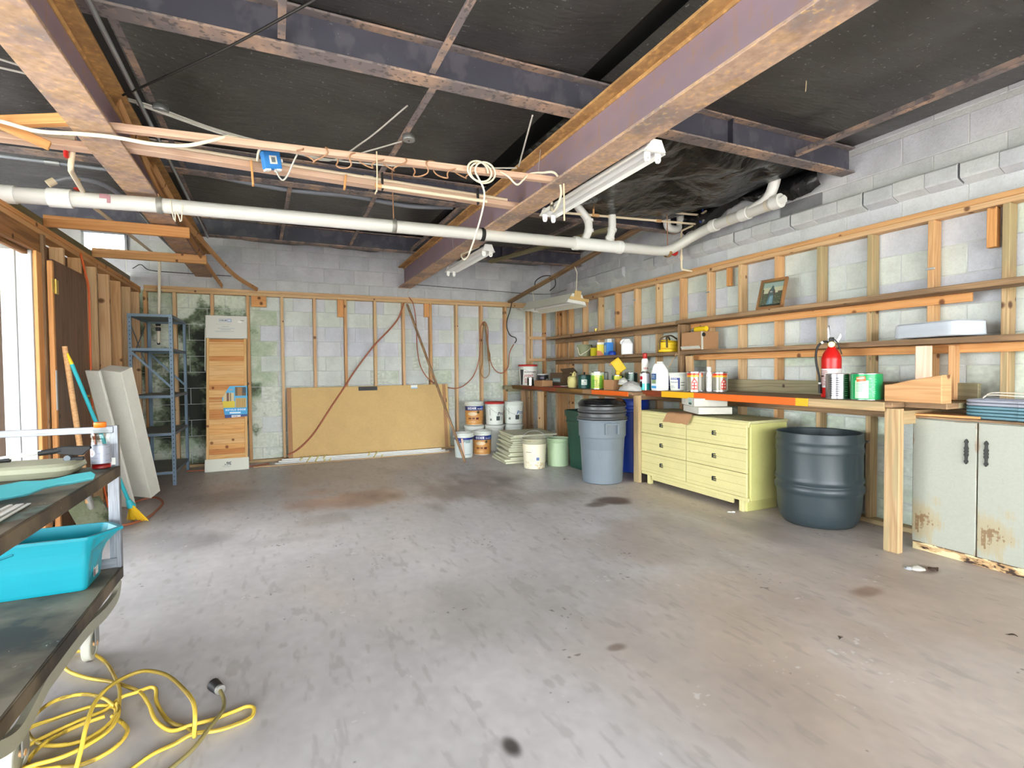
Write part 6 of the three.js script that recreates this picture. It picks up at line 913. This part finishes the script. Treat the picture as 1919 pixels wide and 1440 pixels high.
// ---------------------------------------------------------------- service cart
const CX0 = -1.42, CX1 = -.655, CZ0 = 4.845, CZ1 = 6.10, YU = .777, YL = .315;
{
  const t = thing('service_cart', 'two-deck service cart with aluminium posts, standing at the left', 'cart'); const xc = (CX0 + CX1) / 2, zc = (CZ0 + CZ1) / 2;
  for (const [y, n] of [[YU, 'upper_deck'], [YL, 'lower_deck']]) { const d = part(t, n, cbox(CX1 - CX0 - .01, .012, CZ1 - CZ0 - .01, .003), M.cartDeck, [xc, y - .006, zc]); part(d, 'deck_rim', merge([at(cbox(.008, .05, CZ1 - CZ0, .003), (CX1 - CX0) / 2 - .002, -.019, 0), at(cbox(.008, .05, CZ1 - CZ0, .003), -(CX1 - CX0) / 2 + .002, -.019, 0), at(cbox(CX1 - CX0, .05, .008, .003), 0, -.019, (CZ1 - CZ0) / 2 - .002), at(cbox(CX1 - CX0, .05, .008, .003), 0, -.019, -(CZ1 - CZ0) / 2 + .002)]), M.cartEdge); }
  for (const x of [CX0 + .02, CX1 - .022]) for (const z of [CZ0 + .012, CZ1 - .012]) part(t, 'post', merge([at(cbox(.042, .70, .005, .001), 0, .61, 0), at(cbox(.005, .70, .03, .001), x > -1 ? .019 : -.019, .61, z < 5 ? -.013 : .013)]), M.alu, [x, 0, z]);
  for (const z of [CZ0 + .012, CZ1 - .012]) { part(t, 'end_rail', cbox(CX1 - CX0 - .03, .030, .008, .002), M.alu, [xc, .943, z + .007]); part(t, 'end_sill', cbox(CX1 - CX0 - .03, .045, .006, .002), M.alu, [xc, YL + .024, z + .007]); }
  part(t, 'post_tag', cbox(.024, .032, .003, .001), M.white, [CX1 - .022, .80, CZ0 + .020]);
  for (const s of [0, 1]) { const x = s ? CX1 - .012 : CX0 + .012; const p = [[x, .262, CZ0 + .03], [x, .215, CZ0 + .07], [x, .205, CZ0 + .22], [x, .236, CZ0 + .50], [x, .240, CZ0 + .8], [x, .240, CZ1 - .4], [x, .205, CZ1 - .2], [x, .262, CZ1 - .03]]; const c = new THREE.CatmullRomCurve3(p.map(V3)); part(t, 'bumper_bar', sweep(c, .010, .022, 70), M.cartTube); }
  for (const x of [CX0 + .09, CX1 - .075]) for (const z of [CZ0 + .20, CZ1 - .36]) { const w = part(t, 'caster', lathe([[.045, -.014], [.060, -.016], [.064, -.010], [.064, .010], [.060, .016], [.045, .014], [.045, -.014]], 28), M.rubber, [x, .064, z], [0, 0, Math.PI / 2]); part(w, 'wheel_disc', lathe([[0, -.012], [.046, -.012], [.046, .012], [0, .012]], 24), M.cartTube); part(w, 'axle_nut', rod([0, -.026, 0], [0, .026, 0], .010, 8), M.copper); part(t, 'caster_fork', merge([at(cbox(.005, .15, .05, .002), x - .022, .13, z - .01), at(cbox(.005, .15, .05, .002), x + .022, .13, z - .01), at(cbox(.06, .016, .08, .003), x, .205, z - .02), rod([x, .2, z - .02], [x, .262, z - .02], .016, 10)]), M.greyStrap); }
}
function sweep(c, hx, hy, n) {  // flat bar along a curve in a plane of constant x
  const R = []; for (let i = 0; i <= n; i++) { const p = c.getPoint(i / n), t = c.getTangent(i / n), nn = new THREE.Vector3(0, t.z, -t.y).normalize(); R.push([[p.x - hx, p.y + nn.y * hy, p.z + nn.z * hy], [p.x + hx, p.y + nn.y * hy, p.z + nn.z * hy], [p.x + hx, p.y - nn.y * hy, p.z - nn.z * hy], [p.x - hx, p.y - nn.y * hy, p.z - nn.z * hy]]); }
  const P = [], I = [], U = []; R.forEach((q, j) => q.forEach((v, i) => { P.push(...v); U.push(j / n * 2, i * .05); })); for (let j = 0; j < n; j++) for (let i = 0; i < 4; i++) { const a = j * 4 + i, b = j * 4 + (i + 1) % 4; I.push(a, b, b + 4, a, b + 4, a + 4); } I.push(0, 2, 1, 0, 3, 2); const e = n * 4; I.push(e, e + 1, e + 2, e, e + 2, e + 3);
  let g = new THREE.BufferGeometry(); g.setAttribute('position', new THREE.Float32BufferAttribute(P, 3)); g.setAttribute('uv', new THREE.Float32BufferAttribute(U, 2)); g.setIndex(I); g = g.toNonIndexed(); g.computeVertexNormals(); return g;
}
{ // turquoise mop bucket with a pouring lip
  const t = thing('mop_bucket', 'bright turquoise rectangular bucket with a pouring lip on the lower cart deck', 'bucket', [0, YL, 0]); const N = 48;
  const rect = (x0, x1, z0, z1, r, y, lip = 0) => { const P = []; const S = N / 4; for (const [cx, cz, a0] of [[x1 - r, z1 - r, 0], [x0 + r, z1 - r, 1], [x0 + r, z0 + r, 2], [x1 - r, z0 + r, 3]]) for (let i = 0; i < S; i++) { const a = (a0 + i / (S - 1)) * Math.PI / 2; let x = cx + r * Math.cos(a), z = cz + r * Math.sin(a); P.push([x, y, z]); } if (lip) { const zc = (z0 + z1) / 2 - .01, half = (z1 - z0) / 2; for (const p of P) if (p[0] > x1 - .05) p[0] += lip * Math.max(0, 1 - Math.abs(p[2] - zc) / half); P.push([x1 + lip, y, zc]); } else { P.push([x1, y, (z0 + z1) / 2 - .01]); } return P; };
  const X0 = -1.12, X1 = -.715, Z0 = 4.905, Z1 = 5.125;
  const r = [rect(X0 + .01, X1 - .005, Z0 + .012, Z1 - .012, .02, .002), rect(X0 + .008, X1, Z0 + .01, Z1 - .01, .02, .012), rect(X0 + .004, X1 + .008, Z0 + .004, Z1 - .003, .022, .10, .0), rect(X0, X1 + .012, Z0, Z1, .024, .16, .03), rect(X0 - .003, X1 + .016, Z0 - .004, Z1 + .004, .024, .208, .072), rect(X0 - .012, X1 + .024, Z0 - .012, Z1 + .012, .026, .210, .078), rect(X0 - .012, X1 + .024, Z0 - .012, Z1 + .012, .026, .222, .078), rect(X0 - .001, X1 + .012, Z0, Z1, .022, .222, .070), rect(X0 + .004, X1 + .006, Z0 + .005, Z1 - .005, .02, .15, .026), rect(X0 + .012, X1 - .003, Z0 + .016, Z1 - .016, .016, .02)];
  // the 'lip' vertex joins the ring at the end: move it between the last and the first corner
  part(t, 'shell', loft(r, true, true), M.aqua);
  part(t, 'handle_slot', bar([-.935, .185, Z1 + .002], [-1.12, .125, Z1 - .002], .008, .010), flat(12, 120, 136)); part(t, 'label', new THREE.PlaneGeometry(.062, .098), lab(128, 200, (g, w, h) => { g.fillStyle = '#cfd2cc'; g.fillRect(0, 0, w, h); g.fillStyle = '#4a3f38'; g.fillRect(14, 0, w - 14, 130); g.fillStyle = '#c8302c'; g.fillRect(10, 0, 60, 40); g.fillStyle = '#8a7440'; g.fillRect(30, 60, 46, 40); g.fillStyle = '#eceae6'; g.fillRect(62, 112, 60, 70); lines(g, 68, 122, 48, 6, 9, '#999', 5); g.fillStyle = '#7a5560'; g.fillRect(10, 140, 44, 60); }), [X1 + .0105, .085, 5.035], [0, Math.PI / 2, 0]);
}
{ // sports drink bottle
  const t = thing('drink_bottle', 'clear drink bottle with an orange cap and red dregs on the upper cart deck', 'bottle', [-.705, YU, 4.915], .5); const r = .036;
  part(t, 'bottle', lathe([[0, .003], [r - .004, .001], [r, .006], [r, .105], [r - .003, .110], [r - .002, .118], [r - .005, .123], [r - .002, .128], [r - .006, .133], [r - .001, .142], [r - .002, .155], [r - .009, .170], [.020, .178], [.019, .186]], 36), M.clear); part(t, 'drink', lathe([[0, .004], [r - .003, .004], [r - .0015, .008], [r - .0015, .022], [0, .022]], 30), M.juice);
  part(t, 'cap', lathe([[0, .205], [.021, .205], [.023, .202], [.023, .182], [0, .182]], 26), flat(238, 120, 30, { roughness: .4 })); part(t, 'label', new THREE.CylinderGeometry(r + .0006, r + .0006, .078, 36, 1, true), lab(512, 200, (g, w, h) => { g.fillStyle = '#9a9da8'; g.fillRect(0, 0, w, h); g.fillStyle = '#878b98'; for (let i = 0; i < 24; i++) g.fillRect(hsh(i, 1, 3) * w, hsh(i, 2, 3) * h, 40, 10); g.fillStyle = '#f2f2f2'; g.beginPath(); g.arc(400, 80, 42, 0, 7); g.fill(); g.fillStyle = '#a8202a'; g.font = 'bold 70px sans-serif'; g.fillText('G', 374, 104); }, { roughness: .3, metalness: .2 }), [0, .066, 0]);
}
{ // cushion-like lid, wand, scraper, slats
  const ring = (y, x0, x1, z0, z1) => Array.from({ length: 40 }, (_, i) => { const a = i / 40 * Math.PI * 2, c = Math.cos(a), s = Math.sin(a), p = .32; return [(x0 + x1) / 2 + (x1 - x0) / 2 * Math.sign(c) * Math.abs(c) ** p, y, (z0 + z1) / 2 + (z1 - z0) / 2 * Math.sign(s) * Math.abs(s) ** p]; });
  solo('cushion_pad', 'dusty pale green flat pad lying on the upper cart deck', 'pad', loft([ring(.001, -1.40, -.795, 4.91, 5.09), ring(.006, -1.41, -.775, 4.89, 5.10), ring(.03, -1.415, -.75, 4.875, 5.12), ring(.046, -1.405, -.755, 4.88, 5.11), ring(.056, -1.39, -.775, 4.90, 5.09)], true, true), flat(186, 188, 162, { map: wearMap, roughness: .55 }), [0, YU, 0]);
  const t = thing('window_wand', 'squeegee with a white handle and black rubber head on the pale green pad', 'squeegee', [0, YU + .057, 4.985]); part(t, 'shaft', rod([-1.02, .020, 0], [-.885, .040, -.002], .0095, 10), M.white); part(t, 'rear_grip', rod([-1.22, .010, 0], [-.985, .016, 0], .011, 10), M.black); part(t, 'grip', rod([-.895, .034, 0], [-.82, .044, 0], .011, 12, .013), M.black); part(t, 'head', ext([[-.83, .03], [-.75, .018], [-.735, .036], [-.722, .044], [-.725, .052], [-.80, .056], [-.83, .054]], .018, .002), M.black, [0, 0, -.009]); part(t, 'pivot', rod([-.80, .008, .012], [-.80, .008, -.012], .012, 12), M.canGrey); part(t, 'foot', cbox(.07, .016, .016, .003), M.black, [-.78, .004, 0]);
  const sh = [[-.20, -.022], [-.03, -.024], [.02, -.012], [.06, -.010], [.10, -.014], [.17, -.013], [.178, 0], [.17, .013], [.10, .014], [.06, .010], [.02, .012], [-.03, .024], [-.20, .022]]; const g = ext(sh, .012, .003); g.rotateX(-.7);
  solo('scraper', 'pale turquoise plastic scraper handle lying on the upper cart deck', 'scraper', g, M.aquaPale, [-.775, YU + .022, 5.395], [0, .72, .03]);
  for (let i = 0; i < 4; i++) solo('plastic_strip', ['white slat nearest the cart edge on the upper deck', 'second white slat from the cart edge', 'third white slat from the cart edge', 'fourth white slat, farthest from the cart edge'][i], 'strip', cbox(.011, .004 + (i % 2) * .003, .34, .001), M.white, [-.722 - i * .017, YU + .004 + (i % 2) * .0015, 5.76 + .012 * (i % 2)], [0, .03 - .02 * i, 0], 'white slats on the cart');
}
// ---------------------------------------------------------------- yellow extension cord
{
  const t = thing('extension_cord', 'tangled yellow extension cord with a black plug on the floor by the cart', 'cord'); const r = .0066, f = .008;
  const L = (pts, y = f) => pts.map((p, i) => [p[0], p[2] ?? y + .003 * (i % 3), p[1]]);
  const P = [...L([[-.81, 5.62], [-.79, 5.545], [-.765, 5.505], [-.72, 5.478], [-.665, 5.465], [-.61, 5.462], [-.55, 5.485], [-.53, 5.55], [-.545, 5.63], [-.60, 5.70], [-.70, 5.73], [-.76, 5.70], [-.765, 5.63], [-.70, 5.575], [-.64, 5.54], [-.57, 5.49], [-.53, 5.455, .022], [-.49, 5.44, .02]]),
    ...L([[-.455, 5.425, .02], [-.43, 5.45, .024], [-.415, 5.52], [-.375, 5.62], [-.335, 5.69], [-.29, 5.735], [-.27, 5.76], [-.262, 5.80, .02]]),
    [-.256, .06, 5.855], [-.252, .105, 5.86], [-.262, .125, 5.80], [-.31, .13, 5.69], [-.385, .13, 5.565], [-.46, .13, 5.515], [-.522, .128, 5.55], [-.558, .12, 5.62], [-.556, .10, 5.75], [-.556, .055, 5.81], [-.565, .018, 5.85],
    ...L([[-.60, 5.90], [-.68, 5.95], [-.76, 5.93], [-.80, 5.86], [-.77, 5.78], [-.70, 5.75, .022], [-.61, 5.74, .024], [-.53, 5.67, .022], [-.515, 5.59, .022], [-.53, 5.50, .024], [-.55, 5.40, .02], [-.60, 5.26], [-.66, 5.12], [-.73, 5.02], [-.80, 4.975], [-.832, 5.0], [-.815, 5.06], [-.77, 5.15], [-.69, 5.225], [-.595, 5.305], [-.53, 5.375], [-.48, 5.44, .018], [-.435, 5.54, .02], [-.39, 5.655], [-.335, 5.72], [-.28, 5.735, .02], [-.215, 5.722], [-.155, 5.695], [-.115, 5.69], [-.093, 5.715], [-.10, 5.755], [-.145, 5.78], [-.20, 5.792], [-.27, 5.788, .02], [-.315, 5.80], [-.37, 5.83], [-.42, 5.87], [-.50, 5.96], [-.56, 6.06], [-.60, 6.2]])];
  part(t, 'cord', tube(P, r, 900, false, 9), M.cordYellow);
  part(t, 'cord_loop', tube([...L([[-.54, 5.505, .02], [-.60, 5.41], [-.68, 5.355], [-.755, 5.352], [-.785, 5.43], [-.772, 5.53], [-.72, 5.605], [-.655, 5.652], [-.585, 5.662], [-.538, 5.625, .02], [-.52, 5.55, .024], [-.535, 5.50, .026]])], r, 160, false, 9), M.cordYellow);
  part(t, 'cord_loop', tube([...L([[-.56, 5.545, .014], [-.635, 5.565], [-.70, 5.63], [-.715, 5.70], [-.68, 5.75], [-.62, 5.775], [-.555, 5.78], [-.49, 5.745], [-.468, 5.68], [-.49, 5.615], [-.535, 5.565, .02]])], r, 140, false, 9), M.cordYellow);
  part(t, 'cord_end', tube([...L([[-.212, 5.556, .022], [-.197, 5.60, .014], [-.19, 5.66], [-.196, 5.71, .02], [-.22, 5.775, .022], [-.262, 5.862], [-.315, 5.92], [-.38, 6.0], [-.44, 6.12]])], r, 80, false, 9), M.cordDirty, null, null, 'grimy end of the yellow cord');
  const q = part(t, 'plug', merge([rod([-.214, .022, 5.552], [-.236, .024, 5.512], .019, 14, .022)]), M.black, null, null, 'black plug'); part(q, 'plug_collar', rod([-.208, .022, 5.562], [-.216, .022, 5.549], .0175, 14), M.greyStrap); part(q, 'prong', merge([at(cbox(.004, .006, .02, .0008), -.247, .026, 5.503), at(cbox(.004, .006, .02, .0008), -.236, .026, 5.497)]), M.brass);
}
{ // dead leaves and chips of mortar on the slab
  const leaf = (label, x, z, s, m, a) => solo('dead_leaf', label, 'leaf', sheet(6, 3, (u, v) => { const w = Math.sin(u * Math.PI) * .5; return [(u - .5) * s, .002 + .25 * s * (v - .5) ** 2 + .1 * s * Math.sin(u * 5), (v - .5) * s * w]; }), m, [x, 0, z], [0, a, 0]);
  const br = flat(74, 62, 50, { side: THREE.DoubleSide, roughness: .9 });
  leaf('small dark leaf alone in the middle of the right floor', 2.246, 6.254, .045, br, .4); leaf('small dark leaf on the floor before the cream cabinet', 2.94, 6.56, .04, br, 1.9);
  leaf('brown leaf bits by the bench leg and cabinet, darker one', 3.50, 5.97, .09, flat(92, 70, 54, { roughness: .9, side: THREE.DoubleSide }), 1.0);
  for (const [i, [x, z, s, m]] of [[3.42, 5.93, .035, M.paper], [3.38, 5.905, .02, M.mortar], [3.46, 5.90, .016, M.paper]].entries()) solo('mortar_chip', ['largest pale chip on the floor by the cabinet corner', 'middle sized pale chip on the floor by the cabinet corner', 'smallest pale chip on the floor by the cabinet corner'][i], 'chip', crumple(s, 1.2, .5, 1, 401 + i, -.001), m, [x, .001, z]);
  for (const [i, [x, z]] of [[3.40, 4.545], [3.425, 4.56]].entries()) solo('paper_scrap', ['white scrap on the floor before the dresser, left one', 'white scrap on the floor before the dresser, right one'][i], 'scrap', crumple(.016, 1.2, .5, 1, 431 + i, -.001), M.white, [x, .001, z]);
}
renderer.render(scene, camera);
